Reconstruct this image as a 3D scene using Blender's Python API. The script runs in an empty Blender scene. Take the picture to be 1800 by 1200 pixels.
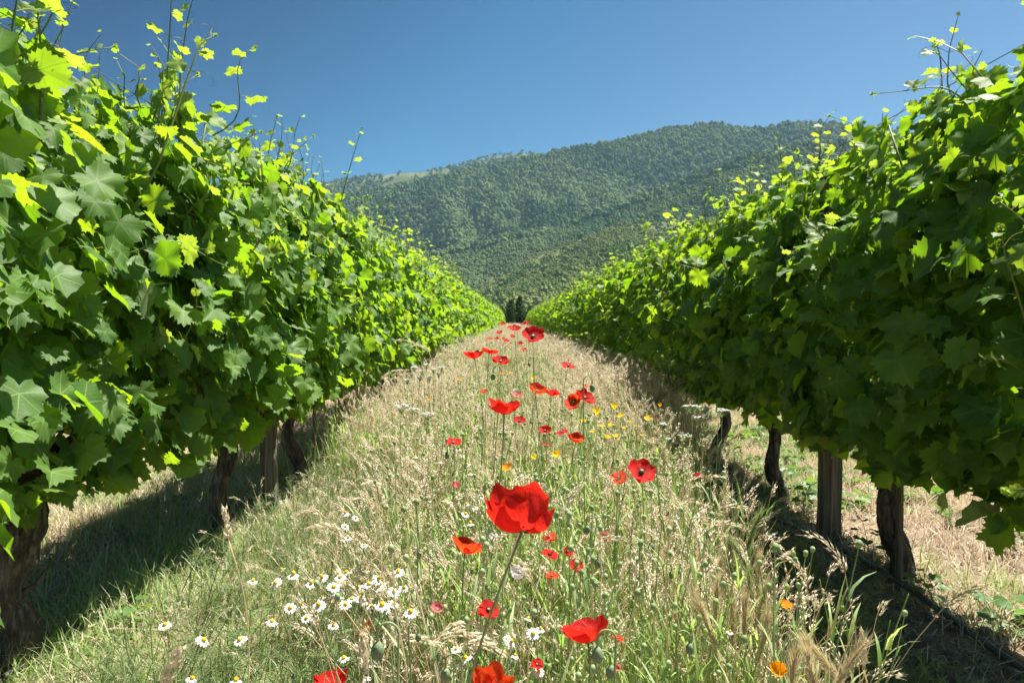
import bpy, math, random
import numpy as np
from mathutils import Vector, Matrix, Euler, noise as mnoise
random.seed(7)
R = np.random.default_rng(11)
rad = math.radians
SC = bpy.context.scene
COL = SC.collection

# ------------------------------------------------------------------ camera
H = 0.90                       # eye height
F = 1200.0                     # focal length in pixels of the 1800 px wide photograph
cd = bpy.data.cameras.new('camera'); cam = bpy.data.objects.new('camera', cd); COL.objects.link(cam)
cam.location = (0, 0, H)
cam.rotation_euler = (rad(90) - math.atan(38 / F), 0, math.atan(5 / F))
cd.sensor_width = 36; cd.lens = 24; cd.clip_start = 0.02; cd.clip_end = 20000
cd.dof.use_dof = True; cd.dof.focus_distance = 2.4; cd.dof.aperture_fstop = 13
SC.camera = cam
CAMM = Matrix.Translation(cam.location) @ cam.rotation_euler.to_matrix().to_4x4()

def P(px, py, y):
    """the world point seen at pixel (px, py) of the 1800x1200 photo, at distance y in front"""
    d = CAMM.to_3x3() @ Vector(((px - 900) / F, -(py - 600) / F, -1))
    return Vector(cam.location) + d * (y / d.y)

# ------------------------------------------------------------------ light
SUNV = Vector((0.35, 0.27, 1.0)).normalized()
el = math.asin(SUNV.z); az = math.atan2(SUNV.x, SUNV.y)
w = bpy.data.worlds.new('World'); SC.world = w; w.use_nodes = True
nt = w.node_tree; nt.nodes.clear()
sky = nt.nodes.new('ShaderNodeTexSky'); sky.sky_type = 'NISHITA'; sky.sun_disc = False
sky.sun_elevation = el; sky.sun_rotation = az; sky.altitude = 900; sky.air_density = 1.0; sky.dust_density = 0.15; sky.ozone_density = 1.5
bg = nt.nodes.new('ShaderNodeBackground'); bg.inputs[1].default_value = 0.044
wo = nt.nodes.new('ShaderNodeOutputWorld')
# the sky deepens smoothly away from the sun's side, as through the photographer's polarising filter
tc = nt.nodes.new('ShaderNodeTexCoord'); dp = nt.nodes.new('ShaderNodeVectorMath'); dp.operation = 'DOT_PRODUCT'; dp.inputs[1].default_value = (.80, -.2, -.9)
mr = nt.nodes.new('ShaderNodeMapRange'); mr.inputs['From Min'].default_value = -.9; mr.inputs['From Max'].default_value = .6
tm_ = nt.nodes.new('ShaderNodeValToRGB'); ce = tm_.color_ramp.elements; ce.new(.24); ce.new(.52)
for e_, (p_, c_) in zip(ce, ((0, (.0, .17, .34)), (.24, (.22, .58, .73)), (.52, (.54, .74, .82)), (1, (.6, .84, .97)))): e_.position = p_; e_.color = (*c_, 1)
mm = nt.nodes.new('ShaderNodeMix'); mm.data_type = 'RGBA'; mm.blend_type = 'MULTIPLY'; mm.inputs[0].default_value = 1
nt.links.new(tc.outputs['Generated'], dp.inputs[0]); nt.links.new(dp.outputs['Value'], mr.inputs['Value']); nt.links.new(mr.outputs[0], tm_.inputs[0])
nt.links.new(sky.outputs[0], mm.inputs[6]); nt.links.new(tm_.outputs[0], mm.inputs[7])
nt.links.new(mm.outputs[2], bg.inputs[0]); nt.links.new(bg.outputs[0], wo.inputs[0])
sd = bpy.data.lights.new('sun', 'SUN'); sd.energy = 5.0; sd.angle = rad(0.53); sd.color = (1.0, 0.955, 0.88)
sun = bpy.data.objects.new('sun', sd); COL.objects.link(sun)
sun.rotation_euler = SUNV.to_track_quat('Z', 'Y').to_euler()
SC.view_settings.view_transform = 'Standard'; SC.view_settings.look = 'None'
SC.view_settings.exposure = 1.55; SC.view_settings.gamma = 1; SC.view_settings.use_curve_mapping = False
SC.cycles.max_bounces = 8; SC.cycles.transmission_bounces = 6; SC.cycles.diffuse_bounces = 4
SC.cycles.transparent_max_bounces = 8; SC.cycles.use_denoising = True
SC.cycles.sample_clamp_indirect = 6

# ------------------------------------------------------------------ material helpers
class NT:
    def __init__(s, name):
        s.m = bpy.data.materials.new(name); s.m.use_nodes = True; s.t = s.m.node_tree; s.t.nodes.clear()
        s.out = s.t.nodes.new('ShaderNodeOutputMaterial')
    def n(s, typ, **kw):
        x = s.t.nodes.new(typ)
        for k, v in kw.items(): setattr(x, k, v)
        return x
    def put(s, sock, v):
        if hasattr(v, 'is_output') or isinstance(v, bpy.types.NodeSocket): s.t.links.new(v, sock)
        else:
            if isinstance(v, (tuple, list)) and len(v) == 3 and sock.type == 'RGBA': v = (*v, 1)
            sock.default_value = v
    def math(s, op, a, b=0.0, clamp=False):
        x = s.n('ShaderNodeMath', operation=op, use_clamp=clamp); s.put(x.inputs[0], a); s.put(x.inputs[1], b); return x.outputs[0]
    def mix(s, f, a, b):
        x = s.n('ShaderNodeMix', data_type='RGBA'); s.put(x.inputs[0], f); s.put(x.inputs[6], a); s.put(x.inputs[7], b); return x.outputs[2]
    def attr(s, name, vec=False):
        x = s.n('ShaderNodeAttribute', attribute_name=name); return x.outputs['Vector' if vec else 'Fac']
    def noise(s, scale, detail=3, vec=None, rough=.6, dist=0.0):
        x = s.n('ShaderNodeTexNoise'); x.inputs['Scale'].default_value = scale; x.inputs['Detail'].default_value = detail
        x.inputs['Roughness'].default_value = rough; x.inputs['Distortion'].default_value = dist
        if vec is not None: s.put(x.inputs['Vector'], vec)
        return x.outputs[0]
    def ramp(s, f, stops):
        x = s.n('ShaderNodeValToRGB'); s.put(x.inputs[0], f); e = x.color_ramp.elements
        while len(e) < len(stops): e.new(.5)
        for i, (p, c) in enumerate(stops): e[i].position = p; e[i].color = (*c, 1)
        return x.outputs[0]
    def pos(s, kind='Object'):
        return s.n('ShaderNodeTexCoord').outputs[kind]
    def mapping(s, vec, scale):
        x = s.n('ShaderNodeMapping'); s.put(x.inputs[0], vec); x.inputs['Scale'].default_value = scale; return x.outputs[0]
    def bump(s, h, strength=.3, dist=.01):
        x = s.n('ShaderNodeBump'); s.put(x.inputs['Height'], h); x.inputs['Strength'].default_value = strength
        x.inputs['Distance'].default_value = dist; return x.outputs[0]
    def pbsdf(s, col, rough=.6, spec=.4, normal=None):
        x = s.n('ShaderNodeBsdfPrincipled'); s.put(x.inputs['Base Color'], col); s.put(x.inputs['Roughness'], rough)
        x.inputs['Specular IOR Level'].default_value = spec
        if normal is not None: s.put(x.inputs['Normal'], normal)
        return x.outputs[0]
    def transl(s, col, normal=None):
        x = s.n('ShaderNodeBsdfTranslucent'); s.put(x.inputs[0], col)
        if normal is not None: s.put(x.inputs[1], normal)
        return x.outputs[0]
    def mixs(s, f, a, b):
        x = s.n('ShaderNodeMixShader'); s.put(x.inputs[0], f); s.put(x.inputs[1], a); s.put(x.inputs[2], b); return x.outputs[0]
    def adds(s, a, b):
        x = s.n('ShaderNodeAddShader'); s.put(x.inputs[0], a); s.put(x.inputs[1], b); return x.outputs[0]
    def done(s, sh):
        s.t.links.new(sh, s.out.inputs[0]); return s.m
    def rnd(s):
        """one number per blade / leaf / instance"""
        a = s.math('ADD', s.attr('rnd'), s.n('ShaderNodeObjectInfo').outputs['Random'])
        return s.math('FRACT', a)

def mat_vine_leaf():
    t = NT('vine_leaf_green'); r = t.rnd()
    uv = t.attr('luv', True)
    sp = t.n('ShaderNodeSeparateXYZ'); t.put(sp.inputs[0], uv); x, y, yg = sp.outputs
    vein = None
    for a in (0, 52, -52, 108, -108):
        sx, cy = math.sin(rad(a)), math.cos(rad(a))
        along = t.math('ADD', t.math('MULTIPLY', x, sx), t.math('MULTIPLY', y, cy))
        perp = t.math('ABSOLUTE', t.math('SUBTRACT', t.math('MULTIPLY', x, cy), t.math('MULTIPLY', y, sx)))
        wd = t.math('SUBTRACT', .048, t.math('MULTIPLY', along, .034))
        m = t.math('MULTIPLY', t.math('SUBTRACT', 1, t.math('DIVIDE', perp, wd), clamp=True), t.math('GREATER_THAN', along, 0))
        vein = m if vein is None else t.math('MAXIMUM', vein, m)
    ch = t.math('SUBTRACT', t.math('MULTIPLY', y, 6.5), t.math('MULTIPLY', t.math('ABSOLUTE', x), 5.0))
    sec = t.math('POWER', t.math('ABSOLUTE', t.math('SINE', t.math('MULTIPLY', ch, 3.14159))), 14)
    sec = t.math('SUBTRACT', 1, t.math('MULTIPLY', t.math('SUBTRACT', 1, t.math('ABSOLUTE', t.math('SINE', t.math('MULTIPLY', ch, 3.14159))), clamp=True), 3, clamp=True), clamp=True)
    sec = t.math('MULTIPLY', t.math('SUBTRACT', 1, sec), .13)
    vein = t.math('MAXIMUM', vein, sec)
    blot = t.noise(9, 3, t.pos())
    c = t.mix(r, (.046, .125, .024), (.110, .225, .034))
    c = t.mix(t.math('MULTIPLY', blot, .4), c, (.12, .20, .04))
    c = t.mix(yg, c, (.20, .31, .055))
    c = t.mix(t.math('MULTIPLY', vein, .8), c, (.30, .40, .15))
    back = t.n('ShaderNodeNewGeometry').outputs['Backfacing']
    under = t.mix(r, (.16, .24, .10), (.23, .31, .13))
    under = t.mix(t.math('MULTIPLY', yg, .7), under, (.50, .54, .34))
    c = t.mix(back, c, under)
    tc = t.mix(r, (.22, .44, .008), (.44, .64, .014))
    tc = t.mix(yg, tc, (.43, .58, .04))
    tc = t.mix(t.math('MULTIPLY', vein, .5), tc, (.10, .22, .01))
    spots = t.math('MULTIPLY', t.math('GREATER_THAN', t.noise(38, 2, t.pos()), .69), .7)
    c = t.mix(spots, c, (.20, .13, .045)); tc = t.mix(spots, tc, (.22, .15, .02))
    bm = t.bump(t.math('ADD', t.math('MULTIPLY', vein, -.6), t.noise(120, 2, t.pos())), .25, .002)
    return t.done(t.mixs(.5, t.pbsdf(c, .52, .28, bm), t.transl(tc)))

def mat_two(name, c1, c2, trans=0.0, tc1=None, tc2=None, rough=.6, spec=.3, c3=None):
    t = NT(name); r = t.rnd()
    c = t.mix(r, c1, c2) if c3 is None else t.ramp(r, [(0, c1), (.5, c2), (1, c3)])
    s = t.pbsdf(c, rough, spec)
    if trans: s = t.mixs(trans, s, t.transl(t.mix(r, tc1 or c1, tc2 or c2)))
    return t.done(s)

def mat_petal(name, c1, c2, tr1, tr2, dark=None, trans=.5):
    t = NT(name); r = t.rnd(); uv = t.attr('luv', True)
    sp = t.n('ShaderNodeSeparateXYZ'); t.put(sp.inputs[0], uv)
    st = t.noise(5, 4, t.mapping(uv, (7, 1.2, 1)))
    cr = t.noise(2.6, 4, uv, .65, .8)
    c = t.mix(t.math('MULTIPLY', t.math('ADD', st, cr), .5), c1, c2)
    tr = t.mix(t.math('MULTIPLY', t.math('ADD', st, cr), .5), tr1, tr2)
    if dark:
        f = t.math('MULTIPLY', t.math('SUBTRACT', .22, sp.outputs[1]), 14, clamp=True)
        c = t.mix(f, c, dark); tr = t.mix(f, tr, dark)
    bm = t.bump(t.math('ADD', st, t.math('MULTIPLY', cr, 1.2)), .55, .005)
    return t.done(t.mixs(trans, t.pbsdf(c, .5, .25, bm), t.transl(tr, bm)))

def mat_bark(name, c1, c2, c3, sc=(60, 60, 9)):
    t = NT(name); p = t.pos()
    a = t.noise(1, 6, t.mapping(p, sc), .7, .4); b = t.noise(14, 4, p)
    f = t.math('ADD', t.math('MULTIPLY', a, .75), t.math('MULTIPLY', b, .25))
    c = t.ramp(f, [(.32, c1), (.5, c2), (.68, c3)])
    return t.done(t.pbsdf(c, .85, .2, t.bump(a, 1.0, .012)))

def mat_wood():
    t = NT('weathered_wood'); p = t.pos()
    a = t.noise(1, 6, t.mapping(p, (55, 55, 2.2)), .7, .6); b = t.noise(5, 4, p)
    c = t.ramp(a, [(.3, (.035, .028, .022)), (.5, (.15, .13, .11)), (.68, (.34, .31, .27))])
    c = t.mix(t.math('MULTIPLY', b, .5), c, (.12, .085, .06))
    return t.done(t.pbsdf(c, .85, .2, t.bump(a, .9, .006)))

def mat_ground():
    t = NT('vineyard_soil'); p = t.pos()
    n1 = t.noise(1.3, 5, p); n2 = t.noise(14, 6, p, .7); n3 = t.noise(90, 4, p, .7)
    c = t.ramp(n2, [(.3, (.10, .072, .05)), (.5, (.21, .16, .115)), (.7, (.32, .26, .19))])
    c2 = t.ramp(n3, [(.35, (.16, .115, .07)), (.6, (.36, .28, .175)), (.8, (.50, .41, .28))])
    c = t.mix(t.math('MULTIPLY', t.math('SUBTRACT', n1, .38), 5, clamp=True), c, c2)
    h = t.math('ADD', n2, t.math('MULTIPLY', n3, .35))
    return t.done(t.pbsdf(c, .95, .1, t.bump(h, .9, .03)))

def mat_hills():
    t = NT('hill_scrub'); p = t.pos()
    n1 = t.noise(.004, 6, p, .65); n2 = t.noise(.03, 5, p, .65); n3 = t.noise(.0016, 3, p); n4 = t.noise(.15, 3, p)
    c = t.ramp(n2, [(.3, (.045, .062, .022)), (.55, (.11, .125, .042)), (.75, (.19, .18, .075))])
    bare = t.math('MULTIPLY', t.math('SUBTRACT', t.math('ADD', t.math('MULTIPLY', n1, .7), t.math('MULTIPLY', n2, .3)), .575), 14, clamp=True)
    c = t.mix(t.math('MULTIPLY', bare, .75), c, (.15, .12, .08))
    c = t.mix(t.math('MULTIPLY', n4, .35), c, (.04, .06, .025))
    return t.done(t.pbsdf(c, .95, .05))

M = {}
M['leaf'] = mat_vine_leaf()
M['petiole'] = mat_two('green_stalk', (.17, .22, .05), (.30, .27, .08), .25, (.3, .35, .06), (.4, .4, .1), .5)
M['shoot'] = mat_two('vine_shoot', (.10, .16, .035), (.17, .20, .05), 0, rough=.5)
M['tendril'] = mat_two('tendril_pale', (.36, .36, .12), (.48, .42, .2), .3, rough=.5)
M['bark'] = mat_bark('vine_bark', (.022, .017, .014), (.095, .074, .062), (.30, .26, .23))
M['wood'] = mat_wood()
M['wire'] = NT('galvanised_wire'); M['wire'] = M['wire'].done(M['wire'].pbsdf((.12, .115, .11), .5, .5))
M['hose'] = NT('black_hose'); M['hose'] = M['hose'].done(M['hose'].pbsdf((.075, .070, .065), .45, .5))
M['ground'] = mat_ground()
M['hills'] = mat_hills()
M['green'] = mat_two('meadow_green', (.20, .34, .08), (.38, .50, .17), .45, (.32, .52, .07), (.56, .68, .2), .5, c3=(.56, .60, .30))
M['grass'] = mat_two('short_grass', (.15, .26, .07), (.34, .42, .18), .4, (.26, .42, .07), (.42, .52, .16), .5, c3=(.62, .56, .36))
M['feather'] = mat_two('feathery_green', (.13, .19, .075), (.22, .28, .12), .35, (.24, .36, .1), (.34, .42, .16), .6)
M['straw'] = mat_two('dry_straw', (.80, .70, .48), (.60, .47, .30), .42, (.86, .76, .5), (.74, .6, .38), .55, c3=(.86, .79, .63))
M['head'] = mat_two('dry_seed_head', (.76, .66, .47), (.86, .80, .64), .42, (.84, .74, .54), (.88, .82, .64), .55, c3=(.60, .47, .33))
M['barley'] = mat_two('barley_awns', (.60, .52, .28), (.76, .68, .46), .35, (.6, .52, .25), (.75, .62, .36), .45, c3=(.46, .33, .2))
M['barleygreen'] = mat_two('green_barley_awns', (.20, .27, .10), (.36, .38, .18), .35, (.4, .5, .15), (.5, .55, .25), .45)
M['weed'] = mat_two('weed_leaf', (.06, .13, .03), (.13, .21, .055), .35, (.2, .4, .03), (.3, .46, .06), .45)
M['stubble'] = mat_two('dry_stubble', (.60, .48, .33), (.40, .30, .20), .3, (.7, .56, .38), (.52, .4, .26), .7, c3=(.76, .67, .52))
M['stalk'] = mat_two('pale_green_stalk', (.24, .36, .15), (.42, .52, .26), .25, (.3, .45, .12), (.46, .58, .22), .5)
M['litter'] = mat_two('straw_litter', (.55, .43, .29), (.38, .27, .17), 0, rough=.8, c3=(.66, .56, .42))
M['clod'] = mat_two('soil_clod', (.15, .11, .08), (.26, .20, .15), 0, rough=.95)
M['stem'] = mat_two('poppy_stem', (.20, .30, .11), (.30, .38, .17), .1, (.2, .3, .08), (.2, .3, .08), .6)
M['bud'] = mat_two('poppy_bud_skin', (.13, .19, .09), (.19, .24, .13), 0, rough=.7)
M['pod'] = mat_two('seed_pod', (.16, .22, .10), (.22, .26, .13), 0, rough=.7)
M['stamen'] = mat_two('dark_stamens', (.012, .008, .012), (.03, .02, .03), 0, rough=.6)
BLK = (.012, .004, .006)
M['red'] = mat_petal('poppy_red', (.52, .008, .007), (.84, .040, .028), (.68, .006, .004), (1.0, .06, .03), BLK, .5)
M['scarlet'] = mat_petal('poppy_scarlet', (.72, .05, .012), (.85, .10, .03), (.95, .07, .01), (1, .16, .03), None, .5)
M['pink'] = mat_petal('poppy_pink', (.72, .18, .17), (.85, .38, .36), (.85, .2, .16), (.9, .4, .36), None, .45)
M['white'] = mat_petal('poppy_white', (.75, .68, .70), (.85, .80, .82), (.8, .7, .72), (.85, .8, .82), None, .4)
M['yellow'] = mat_petal('golden_petal', (.95, .56, .01), (.98, .68, .03), (1, .6, .005), (1, .72, .03), None, .45)
M['orange'] = mat_petal('orange_petal', (.95, .33, .008), (.96, .42, .012), (1, .36, .005), (1, .45, .01), None, .45)
M['ray'] = mat_two('daisy_white', (.80, .80, .80), (.86, .86, .84), .3, rough=.6)
M['disc'] = mat_two('daisy_yellow', (.80, .50, .015), (.70, .42, .01), 0, rough=.8)
M['umbel'] = mat_two('umbel_white', (.74, .74, .68), (.82, .82, .78), .3, rough=.7)
M['oakscrub'] = mat_two('forest_crown', (.026, .060, .018), (.050, .105, .028), 0, rough=.9, spec=.1, c3=(.105, .15, .042))
def mat_forest(name, lo, hi, top):
    t = NT(name); p = t.n('ShaderNodeNewGeometry').outputs['Position']; r = t.rnd(); big = t.noise(.0042, 5, p, .62); mid = t.noise(.017, 3, p)
    c = t.mix(r, lo, hi); f = t.math('MULTIPLY', t.math('SUBTRACT', t.math('ADD', t.math('MULTIPLY', big, .65), t.math('MULTIPLY', mid, .35)), .43), 8, clamp=True)
    c = t.mix(t.math('MULTIPLY', f, .75), c, top); return t.done(t.pbsdf(c, .9, .1))
M['oakscrub'] = mat_forest('forest_crown', (.034, .078, .027), (.080, .142, .042), (.165, .205, .068))
M['scrub'] = mat_forest('light_scrub_crown', (.068, .115, .030), (.130, .190, .050), (.22, .25, .085))
M['crown'] = mat_two('poplar_crown', (.035, .07, .024), (.06, .11, .034), .25, (.05, .12, .02), (.07, .15, .03), .7)
M['treebark'] = mat_bark('tree_bark', (.04, .03, .02), (.08, .065, .05), (.14, .12, .1), (3, 3, .6))

# ------------------------------------------------------------------ mesh building
class MB:
    def __init__(s): s.v = []; s.f = []; s.mi = []; s.r = []; s.uv = []; s.n = 0
    def add(s, v, f, mat=0, rnd=None, uv=None, xf=None):
        v = np.asarray(v, float).reshape(-1, 3)
        if xf is not None: v = v @ xf[:3, :3].T + xf[:3, 3]
        s.v.append(v); k = len(v)
        s.f += [tuple(i + s.n for i in q) for q in f]; s.mi += [mat] * len(f)
        s.r.append(np.full(k, random.random() if rnd is None else rnd))
        s.uv.append(np.zeros((k, 3)) if uv is None else uv)
        s.n += k
    def mesh(s, name, mats, smooth=True):
        me = bpy.data.meshes.new(name)
        v = np.concatenate(s.v) if s.v else np.zeros((0, 3))
        me.from_pydata(v.tolist(), [], s.f)
        for m in mats: me.materials.append(M[m])
        if len(mats) > 1: me.polygons.foreach_set('material_index', np.array(s.mi, np.int32))
        if smooth: me.polygons.foreach_set('use_smooth', np.ones(len(s.f), bool))
        a = me.attributes.new('rnd', 'FLOAT', 'POINT'); a.data.foreach_set('value', np.concatenate(s.r).astype(np.float32))
        b = me.attributes.new('luv', 'FLOAT_VECTOR', 'POINT'); b.data.foreach_set('vector', np.concatenate(s.uv).astype(np.float32).ravel())
        return me

def XF(loc=(0, 0, 0), rot=None, s=1.0):
    m = np.eye(4); m[:3, :3] = (np.eye(3) if rot is None else rot) * s; m[:3, 3] = loc; return m
def eul(x, y, z): return np.array(Euler((x, y, z)).to_matrix())
def frame(tip, nrm):
    """rotation whose local +Y is tip and local +Z is nrm"""
    y = np.asarray(tip, float); y /= np.linalg.norm(y)
    z = np.asarray(nrm, float); z = z - y * np.dot(z, y); z /= np.linalg.norm(z) + 1e-9
    return np.stack([np.cross(y, z), y, z], 1)
def axis_rot(d, spin=0.0):
    """rotation whose local +Z is d"""
    z = np.asarray(d, float); z = z / np.linalg.norm(z)
    a = np.array([math.cos(spin), math.sin(spin), 0.13]); x = a - z * np.dot(a, z); x /= np.linalg.norm(x)
    return np.stack([x, np.cross(z, x), z], 1)

def tube(pts, radii, k=5, cap=True, jitter=0.0, ridges=0.0):
    pts = np.asarray(pts, float); n = len(pts); radii = np.broadcast_to(radii, n)
    t = np.gradient(pts, axis=0); t /= np.linalg.norm(t, axis=1)[:, None] + 1e-9
    up = np.array([1., 0, 0]) if abs(t[0][0]) < .8 else np.array([0, 1., 0])
    V = []
    for i in range(n):
        u = up - t[i] * np.dot(up, t[i]); u /= np.linalg.norm(u) + 1e-9; up = u; w_ = np.cross(t[i], u)
        for j in range(k):
            a = 2 * math.pi * j / k
            r = radii[i] * (1 + jitter * (random.random() - .5) + ridges * math.sin(a * 5 + i * .35 + math.sin(i * .6) * 1.2))
            V.append(pts[i] + r * (u * math.cos(a) + w_ * math.sin(a)))
    Fc = [(i * k + j, i * k + (j + 1) % k, (i + 1) * k + (j + 1) % k, (i + 1) * k + j) for i in range(n - 1) for j in range(k)]
    if cap:
        Fc.append(tuple(range(k))[::-1]); Fc.append(tuple((n - 1) * k + j for j in range(k)))
    return np.array(V), Fc

def blade(L, wd, bend, yaw, lean=0.0, seg=4, base=(0, 0, 0)):
    """a grass blade: a narrow tapering ribbon that bends over"""
    V = []; c, s_ = math.cos(yaw), math.sin(yaw); x = z = 0.0; a = lean
    for i in range(seg + 1):
        t = i / seg; hw = wd * .5 * (1 - t) ** .6 + wd * .04
        V.append((base[0] + x * c - hw * s_, base[1] + x * s_ + hw * c, base[2] + z)); V.append((base[0] + x * c + hw * s_, base[1] + x * s_ - hw * c, base[2] + z))
        x += math.sin(a) * L / seg; z += math.cos(a) * L / seg; a += bend / seg
    return np.array(V), [(2 * i, 2 * i + 1, 2 * i + 3, 2 * i + 2) for i in range(seg)]

def tag(o, label=None, cat=None, group=None, kind=None):
    if label: o['label'] = label
    if cat: o['category'] = cat
    if group: o['group'] = group
    if kind: o['kind'] = kind
    return o
def obj(name, me, parent=None, loc=None, rot=None, s=None):
    o = bpy.data.objects.new(name, me); COL.objects.link(o)
    if parent is not None: o.parent = parent
    if rot is not None or s is not None or loc is not None:
        m = Matrix(XF(loc if loc is not None else (0, 0, 0), rot, 1.0 if s is None else s).tolist())
        o.matrix_basis = m
    return o
def empty(name, loc): 
    o = bpy.data.objects.new(name, None); COL.objects.link(o); o.location = loc; o.empty_display_size = .05; return o

def gz(x, y):
    return .012 * np.sin(x * 5.1 + 1.3 * np.sin(y * 1.7)) * np.cos(y * 3.3 + x) + .008 * np.sin(x * 11 + y * 7.3) + .02 * np.exp(-((abs(x - .05) - 1.25) / .22) ** 2)

def scatter(name, variants, pts, rot, scl, kind='stuff', label=None, cat=None):
    """one object whose geometry nodes place the variant meshes on given points"""
    pts = np.asarray(pts, float); n = len(pts)
    me = bpy.data.meshes.new(name); me.from_pydata(pts.tolist(), [], [])
    a = me.attributes.new('rot', 'FLOAT_VECTOR', 'POINT'); a.data.foreach_set('vector', np.asarray(rot, np.float32).ravel())
    a = me.attributes.new('scl', 'FLOAT', 'POINT'); a.data.foreach_set('value', np.asarray(scl, np.float32))
    a = me.attributes.new('pick', 'INT', 'POINT'); a.data.foreach_set('value', R.integers(0, len(variants), n).astype(np.int32))
    cl = bpy.data.collections.new(name + '_kinds')
    for i, vm in enumerate(variants): cl.objects.link(bpy.data.objects.new('%s_kind_%s' % (name, 'abcdefghijkl'[i]), vm))
    g = bpy.data.node_groups.new(name + '_scatter', 'GeometryNodeTree')
    g.interface.new_socket('Geometry', in_out='INPUT', socket_type='NodeSocketGeometry')
    g.interface.new_socket('Geometry', in_out='OUTPUT', socket_type='NodeSocketGeometry')
    N = g.nodes.new; L = g.links.new
    gi = N('NodeGroupInput'); go = N('NodeGroupOutput'); iop = N('GeometryNodeInstanceOnPoints'); ci = N('GeometryNodeCollectionInfo')
    ci.inputs[0].default_value = cl; ci.inputs[1].default_value = True; ci.inputs[2].default_value = True
    def at(nm, dt):
        x = N('GeometryNodeInputNamedAttribute'); x.data_type = dt; x.inputs[0].default_value = nm; return x.outputs[0]
    er = N('FunctionNodeEulerToRotation')
    L(at('rot', 'FLOAT_VECTOR'), er.inputs[0]); L(gi.outputs[0], iop.inputs['Points']); L(ci.outputs[0], iop.inputs['Instance'])
    iop.inputs['Pick Instance'].default_value = True
    L(at('pick', 'INT'), iop.inputs['Instance Index']); L(er.outputs[0], iop.inputs['Rotation']); L(at('scl', 'FLOAT'), iop.inputs['Scale'])
    L(iop.outputs[0], go.inputs[0])
    o = obj(name, me); md = o.modifiers.new('scatter', 'NODES'); md.node_group = g
    return tag(o, label, cat, None, kind)

# ------------------------------------------------------------------ ground and hills
def axis_steps(a, b, n, p): 
    t = np.linspace(0, 1, n); return a + (b - a) * t ** p
ys = np.concatenate([np.arange(-4, 14, .09), axis_steps(14, 60, 90, 1.3)[0:], axis_steps(62, 6000, 40, 2.5)])
xs1 = np.concatenate([np.arange(0, 4, .09), axis_steps(4.1, 30, 22, 1.5), axis_steps(33, 5000, 24, 2.5)])
xs = np.concatenate([-xs1[:0:-1], xs1])
X, Y = np.meshgrid(xs, ys)
nearf = np.clip(1.5 - np.maximum(abs(X) / 12, Y / 60), 0, 1)
rough_ = R.normal(0, .006, X.shape) * (nearf > .3)
Z = gz(X, Y) * nearf + rough_
me = bpy.data.meshes.new('ground'); nx, ny = len(xs), len(ys)
idx = np.arange(nx * ny).reshape(ny, nx)
q = np.stack([idx[:-1, :-1], idx[:-1, 1:], idx[1:, 1:], idx[1:, :-1]], -1).reshape(-1, 4)
me.from_pydata(np.stack([X, Y, Z], -1).reshape(-1, 3).tolist(), [], q.tolist()); me.materials.append(M['ground'])
me.polygons.foreach_set('use_smooth', np.ones(len(q), bool))
tag(obj('ground', me), 'dry tan soil of the vineyard with straw and low weeds', 'ground', kind='structure')

def line(pts, a):
    px = np.array([(p[0] - 905) / F for p in pts]); e = np.array([(562 - p[1]) / F for p in pts]); return np.interp(a, px, e)
MAIN = [(-1500, 420), (-400, 380), (300, 362), (500, 356), (600, 352), (640, 341), (700, 330), (760, 316), (800, 309), (870, 297), (935, 281), (1000, 267), (1040, 263), (1100, 250), (1150, 238), (1200, 229), (1250, 224),
        (1300, 233), (1340, 232), (1380, 224), (1450, 225), (1500, 229), (1600, 237), (1700, 246), (1900, 262), (2400, 320), (3300, 400)]
BACK = [(-1500, 420), (300, 360), (560, 326), (600, 318), (640, 312), (700, 305), (745, 303), (780, 297), (820, 289), (850, 280), (880, 274), (915, 270), (935, 272), (960, 280), (1100, 290), (1500, 330), (3300, 450)]
SP1 = [(-1500, 545), (500, 500), (640, 470), (760, 452), (850, 430), (930, 415), (1005, 398), (1100, 363), (1200, 320), (1300, 285), (1400, 262), (1500, 255), (1700, 262), (2400, 330), (3300, 420)]
SP2 = [(-1500, 575), (700, 565), (800, 545), (850, 509), (890, 480), (928, 457), (1005, 426), (1064, 403), (1110, 394), (1180, 388), (1300, 376), (1500, 350), (1800, 330), (3300, 450)]
A1, Y1 = np.meshgrid(np.linspace(-1.9, 1.9, 560), np.concatenate([np.linspace(420, 2500, 250), np.linspace(2520, 5200, 60)]))
NS = [mnoise.noise] 
def fbm(u, v, oct_=4, seed=0.0):
    out = np.zeros(u.shape); amp = 1.0
    rr = np.random.default_rng(int(seed * 100) + 5)
    for o_ in range(oct_):
        for _ in range(4):
            th = rr.uniform(0, 6.28); k = 2 ** o_ * rr.uniform(.7, 1.4); ph = rr.uniform(0, 6.28); ph2 = rr.uniform(0, 6.28)
            out += amp / 4 * np.sin(k * (u * math.cos(th) + v * math.sin(th)) * 3 + ph + .8 * np.sin(k * (v * math.cos(th) - u * math.sin(th)) * 2 + ph2))
        amp *= .5
    return out
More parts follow.
